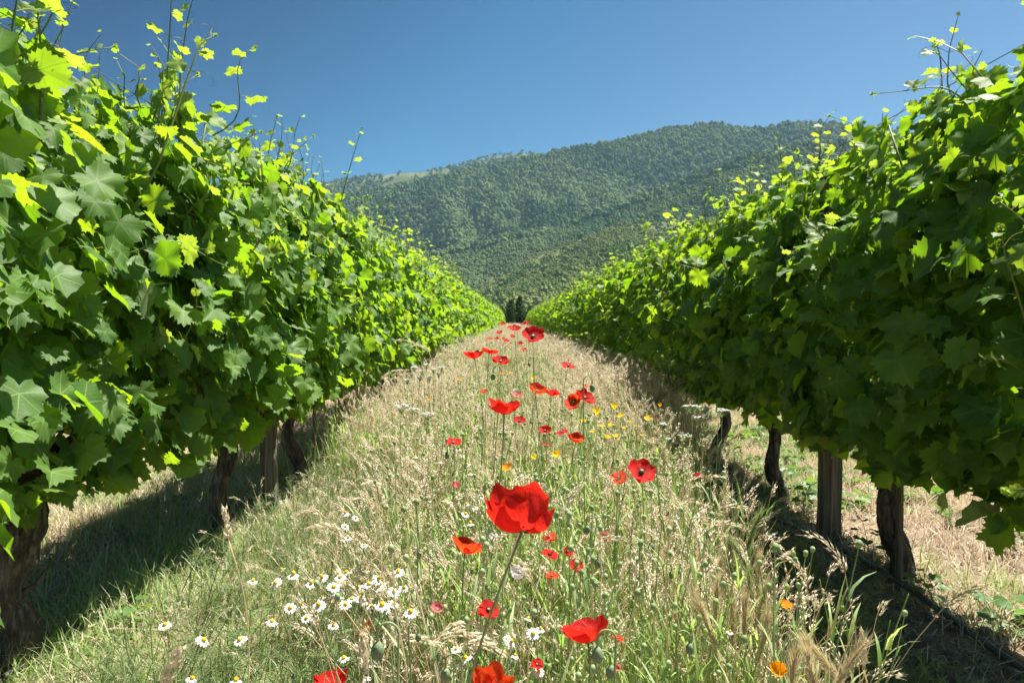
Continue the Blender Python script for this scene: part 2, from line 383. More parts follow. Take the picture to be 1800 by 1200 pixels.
def hill(a, y):
    gul = fbm(a * 7 + y / 900, y / 1300, 4, 1.0) - .9
    gul2 = fbm(a * 22 + y / 700, y / 500, 4, 2.0)
    def prof(lineP, yr, foot, back, amp, p=1.0):
        t = (y - foot) / (yr - foot); e = line(lineP, a) * yr + H
        up = e * np.clip(t, 0, 1) ** p; dn = e - (y - yr) * back
        body = np.where(t < 1, up, dn)
        return body + (gul * amp * 1.3 + gul2 * amp * .6) * np.clip(t * (1 - t) * 4, 0, 1) * np.clip((1 - t) * 4, 0, 1) * (t < 1) - 3 * (t <= 0)
    h = prof(MAIN, 2400, 1480, .55, 60, 1.0)
    h = np.maximum(h, prof(BACK, 3300, 2450, .5, 45))
    h = np.maximum(h, prof(SP1, 1650, 960, .8, 26))
    h = np.maximum(h, prof(SP2, 1150, 520, .8, 8, .95))
    return h
Zh = hill(A1, Y1); Xh = A1 * Y1
me = bpy.data.meshes.new('hills'); ny, nx = A1.shape; idx = np.arange(nx * ny).reshape(ny, nx)
q = np.stack([idx[:-1, :-1], idx[:-1, 1:], idx[1:, 1:], idx[1:, :-1]], -1).reshape(-1, 4)
me.from_pydata(np.stack([Xh, Y1, Zh - 1.0], -1).reshape(-1, 3).tolist(), [], q.tolist()); me.materials.append(M['hills'])
me.polygons.foreach_set('use_smooth', np.ones(len(q), bool))
tag(obj('hills', me), 'forested mountain ridge with a grassy spur, rising behind the vineyard', 'hills', kind='structure')

def blob(nlat, nlon, r, h, jit, rng):
    V = []; Fc = []
    for i in range(nlat + 1):
        ph = math.pi * i / nlat
        for j in range(nlon):
            a = 2 * math.pi * (j + .5 * (i % 2)) / nlon; k = 1 + jit * rng.normal()
            V.append((r * math.sin(ph) * math.cos(a) * k, r * math.sin(ph) * math.sin(a) * k, h * (.5 + .5 * -math.cos(ph) * (1 + .3 * jit * rng.normal()))))
    for i in range(nlat):
        for j in range(nlon): Fc.append((i * nlon + j, i * nlon + (j + 1) % nlon, (i + 1) * nlon + (j + 1) % nlon, (i + 1) * nlon + j))
    return np.array(V), Fc
tv = []
for k in range(6):
    b = MB()
    for c in range(5 + k % 2):
        v, f = blob(4, 6, R.uniform(1.3, 2.3), R.uniform(3.0, 5.0), .16, R)
        b.add(v, f, 0, None, None, XF((R.normal(0, 1.5), R.normal(0, 1.5), R.uniform(0, 3.5))))
    tv.append(b.mesh('forest_tree_shape', ['oakscrub'], False))
def forest(n, ylo, yhi, a0, a1, s0, s1, thr, seed):
    y = R.uniform(ylo, yhi, n); a = R.uniform(a0, a1, n); x = a * y
    dn = fbm(x / 300, y / 420, 4, seed) + .35 * fbm(x / 70, y / 70, 3, seed + 1)
    k = dn + R.normal(0, .15, n) > thr
    for yc, wd_ in ((1150, 46), (1650, 34)): k &= ~((abs(y - yc + 12) < wd_ * (1 + .8 * np.sin(a * 37 + yc))) & (R.random(n) < .8))
    a, y, x = a[k], y[k], x[k]; z = hill(a, y) - 1.8
    ok = z > -3.4; return np.stack([x, y, z], 1)[ok]
sc_ = forest(70000, 525, 1175, -1.0, 1.25, 0, 0, -1.0, 3.0); parts = [(forest(60000, 1200, 1800, -.75, .95, 0, 0, -.8, 4.0), .8, 1.8),
         (forest(36000, 1600, 2420, -.65, .85, 0, 0, -.85, 5.0), 1.2, 3.1), (forest(9000, 2700, 3330, -.5, .3, 0, 0, -.5, 6.0), 1.2, 2.4)]
pp = np.concatenate([p[0] for p in parts]); ss = np.concatenate([R.uniform(p[1], p[2], len(p[0])) for p in parts])
rr = np.zeros((len(pp), 3)); rr[:, 2] = R.uniform(0, 6.28, len(pp))
tv2 = []
for m_ in tv[:4]:
    m2 = m_.copy(); m2.materials.clear(); m2.materials.append(M['scrub']); tv2.append(m2)
r2 = np.zeros((len(sc_), 3)); r2[:, 2] = R.uniform(0, 6.28, len(sc_))
scatter('scrub', tv2, sc_, r2, R.uniform(.35, .75, len(sc_)) * (1 + .9 * (R.random(len(sc_)) < .05)), 'stuff', 'light green low scrub on the near spur of the hills', 'scrub')
scatter('forest', tv, pp, rr, ss, 'stuff', 'dense dark green scrub forest covering the mountainside', 'forest')

# ------------------------------------------------------------------ vine leaves
def leaf_outline(th):
    ctrl = [(0, 1.0), (12, .90), (26, .74), (38, .83), (50, .93), (63, .85), (78, .68), (92, .74), (105, .80), (120, .72), (134, .62), (148, .62), (160, .53), (171, .34), (180, .06)]
    return np.interp(abs(th), [c[0] for c in ctrl], [c[1] for c in ctrl])
def leaf_geo(N, ring, rng, young=0.0, stalk=True):
    """a five-lobed toothed grape leaf: stalk joint at the origin, tip towards +Y, upper side +Z"""
    fold, droop, cup, wave, ph = rng.uniform(-.05, .55), rng.uniform(.05, .75), rng.uniform(-.25, .5), rng.uniform(.04, .14), rng.uniform(0, 6.28)
    asym = rng.uniform(-.07, .07); deep = rng.uniform(.6, 1.35)
    th = np.linspace(-180, 180, N + 1)[:N] + 180 / N * 0
    r = leaf_outline(th); r = 1 - (1 - r) * deep; r = np.clip(r, .06, 1.1)
    tooth = np.where(np.arange(N) % 2 == 0, 1.05, .88 if ring else .93); r = r * tooth * (1 + rng.normal(0, .02, N)); r *= 1 + asym * np.sign(th)
    t = np.radians(th)
    V = [(0, 0)]
    if ring: V += [(.52 * r[i] * math.sin(t[i]), .52 * r[i] * math.cos(t[i])) for i in range(0, N, 2)]
    V += [(r[i] * math.sin(t[i]), r[i] * math.cos(t[i])) for i in range(N)]
    V = np.array(V); x, y = V[:, 0], V[:, 1]; rr_ = np.hypot(x, y)
    z = fold * abs(x) - droop * .5 * (np.clip(y, -.4, 1)) ** 2 - cup * .6 * x * x + wave * rr_ ** 2 * np.sin(np.arctan2(x, y) * 5 + ph) * 1.3
    z += .05 * rr_ * np.sin(np.arctan2(x, y) * 2 + ph * 2)
    V3 = np.stack([x, y, z], 1); Fc = []
    if ring:
        m = N // 2
        for i in range(m):
            if i == 0: pass
            a, b_ = 1 + i, 1 + (i + 1) % m; o0 = 1 + m
            Fc.append((0, b_, a)) 
            Fc += [(a, o0 + (2 * i + 1) % N, o0 + 2 * i), (a, b_, o0 + (2 * i + 1) % N), (b_, o0 + (2 * i + 2) % N, o0 + (2 * i + 1) % N)]
    else:
        Fc = [(0, 1 + (i + 1) % N, 1 + i) for i in range(N)]
    uv = np.stack([x, y, np.full(len(x), young)], 1)
    return V3, Fc, uv
def leaf_into(b, geo, xf, stalk=True, rnd=None, s=1.0):
    v, f, uv = geo; b.add(v, f, 0, rnd, uv, xf)
    if stalk:
        L = random.uniform(.5, 1.1); p = [(0, 0, 0), (random.uniform(-.1, .1), -.30 * L, -.22 * L), (random.uniform(-.25, .25), -.45 * L, -.75 * L)]
        tv_, tf = tube(p, (.016, .014, .018), 3, False); b.add(tv_, tf, 1, rnd, None, xf)
LG = [leaf_geo(48, True, R) for _ in range(18)]
LGM = [leaf_geo(24, False, R) for _ in range(8)]
LGY = [leaf_geo(24, False, R, R.uniform(.55, 1.0)) for _ in range(6)]
LGY2 = [leaf_geo(36, True, R, R.uniform(.5, 1.0)) for _ in range(4)]
LM = []
for i, g in enumerate(LG + LGY2[:3]):
    b = MB(); leaf_into(b, g, XF(), True, 0.0); LM.append(b.mesh('vine_leaf_shape', ['leaf', 'petiole']))

def prof(z):  # half thickness of the canopy at height z
    return float(np.interp(z, [.36, .5, .75, 1.05, 1.35, 1.55, 1.68], [.13, .24, .31, .32, .25, .15, .06]))
def leaf_pose(side, rng, half):
    """position in the hedge of leaves and how a leaf hangs; side = +1/-1 the face it shows"""
    z = rng.choice([rng.uniform(.47, 1.60), rng.uniform(.54, 1.50)]) ; y = rng.uniform(-half, half)
    if rng.random() < .04: z = rng.uniform(.41, .5)
    k = rng.random() ** .45
    lump = 1 + .25 * math.sin(y * 9 + z * 5) * math.cos(z * 8 - y * 4)
    x = side * prof(z) * k * lump + rng.normal(0, .015)
    outw = np.array([side, 0, 0]); upk = rng.uniform(.2, 1.35) if z < 1.45 else rng.uniform(.6, 1.8)
    nrm = outw * rng.uniform(.35, 1.1) + np.array([0, 0, upk]) + rng.normal(0, .38, 3)
    tip = outw * rng.uniform(.0, .7) + np.array([0, 0, -rng.uniform(.25, 1.15)]) + rng.normal(0, 1, 3) * np.array([.2, .55, .25])
    s = rng.uniform(.041, .076) * (1.0 if z < 1.4 else .88)
    if rng.random() < .18: s *= .68
    return np.array([x, y, z]), frame(tip, nrm), s, k
def curve_pts(p0, p1, n, bow, rng):
    t = np.linspace(0, 1, n)[:, None]; p0 = np.asarray(p0, float); p1 = np.asarray(p1, float)
    off = rng.normal(0, 1, 3) * bow; off2 = rng.normal(0, 1, 3) * bow * .5
    return p0 + (p1 - p0) * t + off * np.sin(t * math.pi) + off2 * np.sin(t * 2 * math.pi)
def tendril(b, base, d, L, rng, mat=2, r=.0011):
    d = np.asarray(d, float); d /= np.linalg.norm(d); sd_ = np.cross(d, [0, 0, 1.0]) + 1e-3; sd_ /= np.linalg.norm(sd_); up = np.cross(sd_, d)
    n = 12; P_ = []; tw = rng.uniform(.5, 2.6); pl = rng.uniform(0, 6.28); p = np.array(base, float); a = 0.0
    for i in range(n):
        P_.append(p.copy()); a += tw * (i / n) ** 1.6 * .7
        dd = d * math.cos(a) + (sd_ * math.cos(pl) + up * math.sin(pl)) * math.sin(a); p = p + dd * L / n
    v, f = tube(P_, np.linspace(r, r * .45, n), 3, False); b.add(v, f, mat)
def shoot_mesh(pts, r0, rng, nleaf, top_young=True, s0=.04, name='shoot_shape'):
    """a growing shoot: stem, alternate leaves that get smaller and paler to the tip, and curling tendrils"""
    b = MB(); pts = np.asarray(pts, float); n = len(pts)
    v, f = tube(pts, np.linspace(r0, r0 * .35, n), 6); b.add(v, f, 1)
    for i in range(nleaf):
        t = (i + .8) / (nleaf + .3); q_ = t * (n - 1); j = min(int(q_), n - 2); p = pts[j] + (pts[j + 1] - pts[j]) * (q_ - j)
        s = s0 * (1 - t) ** .75 + .009; az_ = i * 2.6 + rng.normal(0, .5)
        out = np.array([math.cos(az_), math.sin(az_), rng.uniform(-.1, .7)])
        pl = s * rng.uniform(.7, 1.3); q2 = p + out * pl
        v, f = tube([p, p + out * pl * .5 + [0, 0, pl * .1], q2], (r0 * .35, r0 * .3, r0 * .28), 3, False); b.add(v, f, 2)
        tip = out * .8 + np.array([0, 0, -rng.uniform(-.3, 1)]) + rng.normal(0, .25, 3); nrm = out * .4 + np.array([0, 0, 1]) + rng.normal(0, .4, 3)
        g = (LGY2[rng.integers(4)] if s > .02 else LGY[rng.integers(6)]) if t > .35 else LG[rng.integers(10)]
        v, f, uv = g; b.add(v, f, 0, None, uv, XF(q2, frame(tip, nrm), s))
        if rng.random() < .55: tendril(b, p, -out + np.array([0, 0, .8]), rng.uniform(.05, .13), rng)
    for k in range(3):   # unfolding tip
        tip = np.array([rng.normal(0, .5), rng.normal(0, .5), 1]); g = LGY[rng.integers(6)]
        b.add(g[0], g[1], 0, None, g[2], XF(pts[-1], frame(tip, rng.normal(0, 1, 3)), .009))
    return b.mesh(name, ['leaf', 'shoot', 'tendril'])
SHV = []
for k in range(12):
    L = R.uniform(.16, .42); SHV.append(shoot_mesh(curve_pts((0, 0, 0), (R.normal(0, .10), R.normal(0, .10), L), 10, .035, R), .0030, R, 5 + k % 3, True, .060))
CANEV = []
for k in range(5):
    b = MB(); v, f = tube(curve_pts((0, 0, 0), (R.normal(0, .05), R.normal(0, .06), R.uniform(.85, 1.02)), 9, .03, R), np.linspace(.0048, .0028, 9), 5); b.add(v, f, 0)
    CANEV.append(b.mesh('cane_shape', ['shoot']))

def foliage_mesh(n, rng, both=True, lod=0, side=0, half=.6):
    b = MB(); gs = LG if lod == 0 else LGM; thin = .66 if n < 900 else .9
    for i in range(n):
        s_ = side if (side and rng.random() < .8) else rng.choice([-1, 1])
        p, r_, s, k = leaf_pose(s_, rng, half); p = p * [thin, 1, 1]
        if n >= 900: p[0] *= 1.2; p[2] = 1.6 - (1.6 - p[2]) * 1.12
        g = gs[rng.integers(len(gs))]
        if p[2] > 1.35 and rng.random() < .35 or rng.random() < .05: g = LGY[rng.integers(6)]; s *= .65
        leaf_into(b, g, XF(p, r_, s), rng.random() < .4)
    for i in range(9):   # shoot tips above the hedge
        y0 = rng.uniform(-half, half); z0 = rng.uniform(1.42, 1.55); p0 = np.array([rng.normal(0, .08), y0, z0]); L = rng.uniform(.08, .34)
        pts = curve_pts(p0, p0 + [rng.normal(0, .07), rng.normal(0, .08), L], 5, .02, rng); v, f = tube(pts, np.linspace(.003, .0012, 5), 3, False); b.add(v, f, 1)
        for j in range(5):
            t = (j + 1) / 5; q_ = pts[min(4, j)] ; d = rng.normal(0, 1, 3); d[2] = abs(d[2]) * .3
            g = LGY[rng.integers(6)]; b.add(g[0], g[1], 0, None, g[2], XF(q_ + d / np.linalg.norm(d) * .015, frame(d, rng.normal(0, .5, 3) + [0, 0, 1]), rng.uniform(.03, .05) * (1 - t * .7)))
    return b.mesh('foliage_shape', ['leaf', 'petiole'])
FILL = [foliage_mesh(760, R, True, 1) for _ in range(4)]
FULL = [foliage_mesh(900, R, True, 1) for _ in range(6)]

def trunk_mesh(h, r0, bend, rng, k=14, n=26, flare=.3):
    t = np.linspace(0, 1, n); pts = np.stack([bend[0] * np.sin(t * 2.2) + .018 * np.sin(t * 9 + bend[1] * 40), bend[1] * t + .018 * np.cos(t * 7), t * h - .04 * (t == 0)], 1)
    rad_ = r0 * (1 + flare * np.exp(-t * 9) + .12 * np.sin(t * 11 + bend[0] * 30) + .25 * np.exp(-((t - 1) / .12) ** 2)) * (1 - .18 * t)
    b = MB(); v, f = tube(pts, rad_, k, True, .16, .10); b.add(v, f, 0)
    for j in range(22):   # shaggy strips of bark standing off the trunk
        a = rng.uniform(0, 6.28); i0 = int(rng.integers(2, n - 8)); ln = int(rng.integers(4, 7)); S = []
        for i in range(i0, i0 + ln): S.append(pts[i] + [math.cos(a) * rad_[i] * 1.04, math.sin(a) * rad_[i] * 1.04, 0])
        v, f = tube(S, np.linspace(.006, .002, ln) * rng.uniform(.5, 1.2), 4); b.add(v, f, 0)
    return b.mesh('trunk_shape', ['bark'], True), pts[-1]
def cordon_mesh(top, rng, half=.54):
    b = MB()
    for sg in (-1, 1):
        t = np.linspace(0, 1, 14); pts = np.stack([top[0] * (1 - t) + .012 * np.sin(t * 8 + sg), top[1] + sg * half * t, top[2] + .05 * t ** .6 + .012 * np.sin(t * 13)], 1)
        v, f = tube(pts, .021 * (1 - .45 * t) * (1 + .15 * np.sin(t * 30)), 8, True, .2, .06); b.add(v, f, 0)
        for j in range(5):   # old spurs
            i = int(2 + j * 2.3); p = pts[i]; v, f = tube([p, p + [rng.normal(0, .01), .01, .035], p + [rng.normal(0, .015), .015, .06]], (.010, .008, .006), 6); b.add(v, f, 0)
    return b.mesh('cordon_shape', ['bark'])
TRV = [trunk_mesh(.5, R.uniform(.028, .036), (R.normal(0, .035), R.normal(0, .04)), R) for _ in range(5)]
CDV = [cordon_mesh(t[1], R) for t in TRV]

ORD = ['first', 'second', 'third', 'fourth', 'fifth', 'sixth', 'seventh', 'eighth', 'ninth', 'tenth', 'eleventh', 'twelfth', 'thirteenth', 'fourteenth', 'fifteenth', 'sixteenth', 'seventeenth', 'eighteenth', 'nineteenth', 'twentieth']
ORD += ['twenty-' + o for o in ORD[:9]]
def vine(side, X0, y0, k, nobj):
    rng = np.random.default_rng(1000 + k * 7 + (3 if side > 0 else 0))
    t = empty('grape_vine', (X0, y0, float(gz(X0, y0))))
    row = 'left' if side < 0 else 'right'; face = -side
    if k < 0: lab = 'grapevine at the near end of the %s row, mostly cut off by the picture edge' % row
    elif k < 12:
        lab = '%s grapevine of the %s row counted from the camera, %s' % (ORD[k], row, 'sunlit yellow green leaves' if side < 0 else 'dark shaded leaves with bright top')
        if side < 0 and k == 0: lab = 'nearest big leafy grapevine with thick shaggy trunk in the lower left corner'
        if side > 0 and k == 0: lab = 'nearest dark leafy grapevine on the right with twisted trunk behind a thin stake'
    elif k < 28: lab = '%s grapevine of the %s row counted from the camera, in its receding middle stretch' % (ORD[k], row)
    else: lab = 'small distant grapevine merging into the far end of the %s row' % row
    tag(t, lab, 'grapevine', 'grapevines of the %s row' % row)
    t.scale = (1.12 if k >= 5 else 1, 1, .945 if side > 0 else 1)
    if side < 0 and k == 0:
        tm, top = trunk_mesh(.5, .060, (.02, .02), rng, 20, 34, .12); cm = cordon_mesh(top, rng)
        tr = obj('trunk', tm, t)
        b = MB(); v, f = tube([(.055, 0, .20), (.085, .0, .215), (.105, .01, .25), (.118, .01, .265)], (.008, .005, .004, .003), 6); b.add(v, f, 0)
        obj('dead_twig', b.mesh('dead_twig_shape', ['bark']), tr)
    else:
        j = (k + (2 if side > 0 else 0)) % 5; tm, top = TRV[j]; cm = CDV[j]; tr = obj('trunk', tm, t)
    obj('cordon', cm, t)
    for i in range(7 if nobj else 4):
        yy = rng.uniform(-.5, .5); obj('cane', CANEV[rng.integers(5)], t, (rng.normal(0, .03) + .05 * face, yy, .56), eul(rng.normal(0, .06), rng.normal(0, .06) + .05 * face, rng.uniform(0, 6.28)))
    if nobj:
        cand = [leaf_pose(face if rng.random() < .88 else -face, rng, .56) for _ in range(nobj + 60)]
        cand.sort(key=lambda c: -(c[0][0] * face + .1 * (c[0][2] > 1.35)))
        for p, r_, s, kk in cand[:nobj]:
            m = LM[rng.integers(18)] if not (p[2] > 1.38 and rng.random() < .4) else LM[18 + rng.integers(3)]
            obj('leaf', m, t, p, r_, s * rng.uniform(.9, 1.12))
        tag(obj('foliage', FILL[int(rng.integers(4))], t), kind='stuff')
        if k < 3: tag(obj('foliage', FILL[(k + 2) % 4], t, (.02 * face, 0, 0), eul(0, 0, math.pi)), kind='stuff')
        for i in range(6):
            yy = rng.uniform(-.5, .5); obj('shoot', SHV[rng.integers(12)], t, (rng.normal(0, .07) + .03 * face, yy, rng.uniform(1.38, 1.52)), eul(rng.normal(0, .25), rng.normal(0, .25), rng.uniform(0, 6.28)))
        for i in range(3):
            zz = rng.uniform(.6, 1.3); obj('shoot', SHV[rng.integers(8)], t, (face * prof(zz) * .9, rng.uniform(-.5, .5), zz), eul(rng.normal(0, .4), face * rng.uniform(.3, 1.1), 0) @ eul(0, 0, rng.uniform(0, 6.28)))
    else:
        fo = obj('foliage', FULL[int(rng.integers(6))], t, (0, 0, 0), eul(0, 0, math.pi if rng.random() < .5 else 0) * np.array([1, 1, rng.uniform(.96, 1.05)])); tag(fo, kind='stuff')
    return t
VL, VR = [], []
for k in range(-1, 50):
    n = 110 if k < 0 else 300 if k < 8 else 170 if k < 12 else 0
    VL.append(vine(-1, -1.31 if k == 0 else -1.20, 1.72 + 1.03 * k, k, n if k >= 0 else 0)); VR.append(vine(1, 1.31, 2.28 + 1.06 * k, k, n))

for sd_, X0, y_ in ((-1, -3.75, 2.2), (1, 3.85, 2.0)):
    for k in range(20):
        t = empty('grape_vine', (X0, y_ + 1.05 * k, 0)); rw = 'left' if sd_ < 0 else 'right'
        tag(t, 'grapevine of the next row beyond the %s row, glimpsed through its leaves' % rw, 'grapevine', 'grapevines of the next row beyond the %s row' % rw)
        j = int(R.integers(5)); obj('trunk', TRV[j][0], t); obj('cordon', CDV[j], t); tag(obj('foliage', FULL[int(R.integers(6))], t, (0, 0, 0), eul(0, 0, math.pi * (k % 2))), kind='stuff')

# shoots the photo shows standing out of the hedge (pixel path, distance)
SPEC = [(VL[1], [(282, 330, 2.2), (290, 200, 2.2), (298, 60, 2.2), (303, -30, 2.2)], 7, .05, .0042), (VL[1], [(318, 260, 2.3), (316, 130, 2.3), (330, 30, 2.3), (345, -20, 2.3)], 6, .045, .0036),
        (VL[1], [(215, 400, 2.0), (275, 300, 2.02), (325, 150, 2.1), (352, 75, 2.15), (380, 62, 2.2)], 8, .05, .005), (VL[2], [(465, 310, 3.1), (475, 250, 3.1), (487, 205, 3.1)], 4, .04, .003),
        (VL[4], [(585, 420, 4.1), (605, 330, 4.15), (622, 270, 4.2), (636, 226, 4.2)], 6, .05, .0042), (VL[5], [(665, 430, 5.2), (678, 380, 5.2), (686, 335, 5.2)], 4, .045, .0035), (VL[7], [(712, 470, 6.6), (716, 410, 6.6), (718, 375, 6.6)], 5, .045, .0035),
        (VL[0], [(8, 180, 1.5), (20, 60, 1.5), (35, -30, 1.5)], 5, .07, .005), (VL[0], [(70, 260, 1.6), (75, 120, 1.6), (62, -30, 1.6)], 6, .075, .005),
        (VR[2], [(1374, 360, 3.35), (1374, 290, 3.35), (1368, 235, 3.35)], 5, .04, .0032), (VR[3], [(1330, 370, 3.7), (1312, 330, 3.7), (1300, 310, 3.7)], 4, .035, .003),
        (VR[0], [(1655, 300, 2.15), (1658, 190, 2.15), (1653, 100, 2.15), (1645, 75, 2.15)], 5, .05, .0036), (VR[0], [(1697, 235, 2.05), (1665, 150, 2.05), (1668, 90, 2.05), (1685, 25, 2.05)], 4, .035, .0028),
        (VR[0], [(1790, 330, 1.95), (1792, 200, 1.95), (1796, 85, 1.95)], 3, .085, .0045), (VR[5], [(1195, 440, 5.4), (1185, 400, 5.4), (1180, 378, 5.4)], 5, .04, .003),
        (VR[0], [(1815, 600, 1.42), (1790, 520, 1.4), (1765, 440, 1.4), (1760, 400, 1.4)], 5, .04, .0035), (VR[1], [(1600, 740, 2.1), (1560, 690, 2.05), (1535, 665, 2.05)], 4, .035, .0026),
        (VR[0], [(1830, 670, 1.4), (1790, 645, 1.38), (1745, 632, 1.36), (1725, 640, 1.36)], 4, .03, .003)]
for vn, pix, nl, s0, r0 in SPEC:
    w_ = np.array([P(*p) for p in pix]); tt = np.linspace(0, len(w_) - 1, 12)
    pts = np.stack([np.interp(tt, np.arange(len(w_)), w_[:, i]) for i in range(3)], 1)
    base = np.array(vn.location); me_ = shoot_mesh((pts - base) / np.array(vn.scale), r0, R, nl, True, s0)
    obj('shoot', me_, vn)

# ------------------------------------------------------------------ posts, stakes, wires, hoses
def post_mesh(wd, dp, h, seed):
    rng = np.random.default_rng(seed); b = MB(); n = 18; V = []; k = 12
    for i in range(n):
        z = -.05 + (h + .05) * i / (n - 1); tw = .04 * math.sin(z * 2 + seed)
        for j in range(k):
            a = 2 * math.pi * (j + .5) / k; c, s_ = math.cos(a), math.sin(a); e = 5.0
            q_ = (abs(c) ** e + abs(s_) ** e) ** (-1 / e); x, y = c * q_ * wd / 2, s_ * q_ * dp / 2
            if j in (8, 9) : 
                if j == 9: x, y = x * .8, y * .62     # the long drying crack down the aisle face
            x += rng.normal(0, .0012) + .008 * math.sin(z * 1.6 + seed); y += rng.normal(0, .0012)
            V.append((x * math.cos(tw) - y * math.sin(tw), x * math.sin(tw) + y * math.cos(tw), z + (rng.normal(0, .006) if i == n - 1 else 0)))
    Fc = [(i * k + j, i * k + (j + 1) % k, (i + 1) * k + (j + 1) % k, (i + 1) * k + j) for i in range(n - 1) for j in range(k)] + [tuple((n - 1) * k + j for j in range(k))]
    b.add(V, Fc, 0); return b.mesh('wooden_post_shape', ['wood'], False)
def post(x, y, wd, h, lab, seed, grp='wooden trellis posts'):
    t = empty('wooden_post', (x, y, float(gz(x, y)))); tag(t, lab, 'post', grp); obj('shaft', post_mesh(wd, wd * .95, h, seed), t)
    b = MB()
    for z in (.62, .98, 1.22):
        a = np.linspace(0, 2 * math.pi, 15); v, f = tube(np.stack([wd * .62 * np.cos(a), wd * .6 * np.sin(a), z + .006 * np.sin(a * 2)], 1), .0016, 4, False); b.add(v, f, 0)
    obj('wire_tie', b.mesh('wire_tie_shape', ['wire']), t)
post(1.235, 2.68, .078, 1.42, 'weathered square wooden post under the right row with a long dark crack', 1)
post(-1.115, 3.06, .070, 1.42, 'grey wooden post in the left row with a sunlit right edge', 2)
for i in range(1, 9):
    nm = ORD[i]
    post(1.29, 2.68 + 5.3 * i, .078, 1.42, '%s wooden post of the right row counted from the camera, in leaf shade' % nm, 10 + i)
    post(-1.16, 3.06 + 5.15 * i, .072, 1.42, '%s wooden post of the left row counted from the camera, among leaves' % nm, 30 + i)
def stake(x, y, h, r, lab, lean=.0):
    b = MB(); v, f = tube([(0, 0, -.05), (lean * .5, 0, h * .5), (lean, 0, h)], (r, r * .95, r * .9), 7, True, .1); b.add(v, f, 0)
    o = obj('training_stake', b.mesh('training_stake_shape', ['wood'], False), None, (x, y, float(gz(x, y)))); tag(o, lab, 'stake', 'thin training stakes')
stake(1.262, 2.22, 1.35, .0125, 'thin straight training stake before the twisted trunk on the right', -.012)
stake(-1.09, 3.68, .9, .010, 'thin pale training stake behind the left wooden post', .01)
stake(-1.12, 4.78, .9, .010, 'thin training stake beside the fourth trunk of the left row', .02)
for side, X0 in ((-1, -1.2), (1, 1.31)):
    for z, nm in ((.60, 'lowest'), (1.0, 'middle'), (1.59, 'top')):
        yy = np.arange(.2, 52, .55); pts = np.stack([X0 + .006 * np.sin(yy) + (0 if z < 1.2 else -.02 * side), yy, z + .012 * np.sin(yy * 1.19)], 1)
        b = MB(); v, f = tube(pts, .0013, 5); b.add(v, f, 0)
        tag(obj('trellis_wire', b.mesh('trellis_wire_shape', ['wire'])), '%s trellis wire running along the %s vine row' % (nm, 'left' if side < 0 else 'right'), 'wire', 'trellis wires')
def hose(pts, r, lab):
    pts = np.array(pts); t = np.linspace(0, len(pts) - 1, len(pts) * 9)
    q_ = np.stack([np.interp(t, np.arange(len(pts)), pts[:, i]) for i in range(3)], 1)
    for _ in range(3): q_[1:-1] = (q_[:-2] + q_[1:-1] * 2 + q_[2:]) / 4
    b = MB(); v, f = tube(q_, r, 10); b.add(v, f, 0); tag(obj('drip_hose', b.mesh('drip_hose_shape', ['hose'])), lab, 'hose', 'drip irrigation hoses')
hp = [(1.27, .9), (1.265, 1.5), (1.26, 1.85), (1.255, 2.17), (1.215, 2.5), (1.14, 3.0), (1.08, 3.6), (1.12, 4.4), (1.2, 5.5), (1.15, 7), (1.2, 9), (1.16, 12), (1.2, 16)]
hose([(x, y, float(gz(x, y)) + .008 + (.022 if 1.9 < y < 2.6 else 0) + .006 * math.sin(y * 7)) for x, y in hp], .0095, 'black irrigation hose lying along the foot of the right vine row')
hose([(x, y, float(gz(x, y)) + .02) for x, y in [(-1.22, .8), (-1.25, 1.6), (-1.2, 2.3), (-1.28, 3.1), (-1.2, 4.2), (-1.25, 6), (-1.2, 9)]], .009, 'dark irrigation hose in the shade of the left vine row')

# ------------------------------------------------------------------ trees at the end of the rows
def tree(x, y, h, wd, lab, n=900):
    t = empty('poplar_tree', (x, y, 0)); tag(t, lab, 'tree', 'dark trees beyond the end of the rows')
    b = MB(); v, f = tube([(0, 0, -.2), (.1, 0, h * .3), (0, .1, h * .75)], (.25, .2, .07), 8); b.add(v, f, 0)
    for j in range(8):
        a = j * 2.4; z = h * (.15 + .08 * j); v, f = tube([(0, 0, z), (math.cos(a) * wd * .3, math.sin(a) * wd * .3, z + h * .15)], (.08, .03), 5); b.add(v, f, 0)
    obj('trunk', b.mesh('trunk_shape', ['treebark']), t)
    b = MB()
    for i in range(n):
        u = random.random(); z = h * (.08 + .92 * u); a = random.uniform(0, 6.28); rr_ = wd * .5 * math.sin(min(1, (1 - u) * 1.5 + .12) * math.pi * .5) * (.8 + .2 * math.sin(z * 1.3 + a)) * random.random() ** .4
        s = random.uniform(.12, .30); r_ = eul(*[random.uniform(0, 6.28) for _ in range(3)])
        b.add([(-s, 0, 0), (0, -s * .6, .05), (s, 0, 0), (0, s * .6, .05)], [(0, 1, 2, 3)], 0, None, None, XF((rr_ * math.cos(a), rr_ * math.sin(a), z), r_))
    tag(obj('crown', b.mesh('crown_shape', ['crown'], False), t), kind='stuff')
tree(-.6, 120, 4.4, 2.4, 'dark slender tree at the far end of the row gap, left one of three')
tree(.9, 121, 5.0, 2.4, 'tallest dark slender tree at the far end of the row gap', 1000)
tree(-2.4, 122, 3.2, 3.2, 'low bushy dark tree at the far end, left of the slender ones')
tree(3.0, 122, 3.3, 3.2, 'low bushy dark tree at the far end, right of the slender ones')

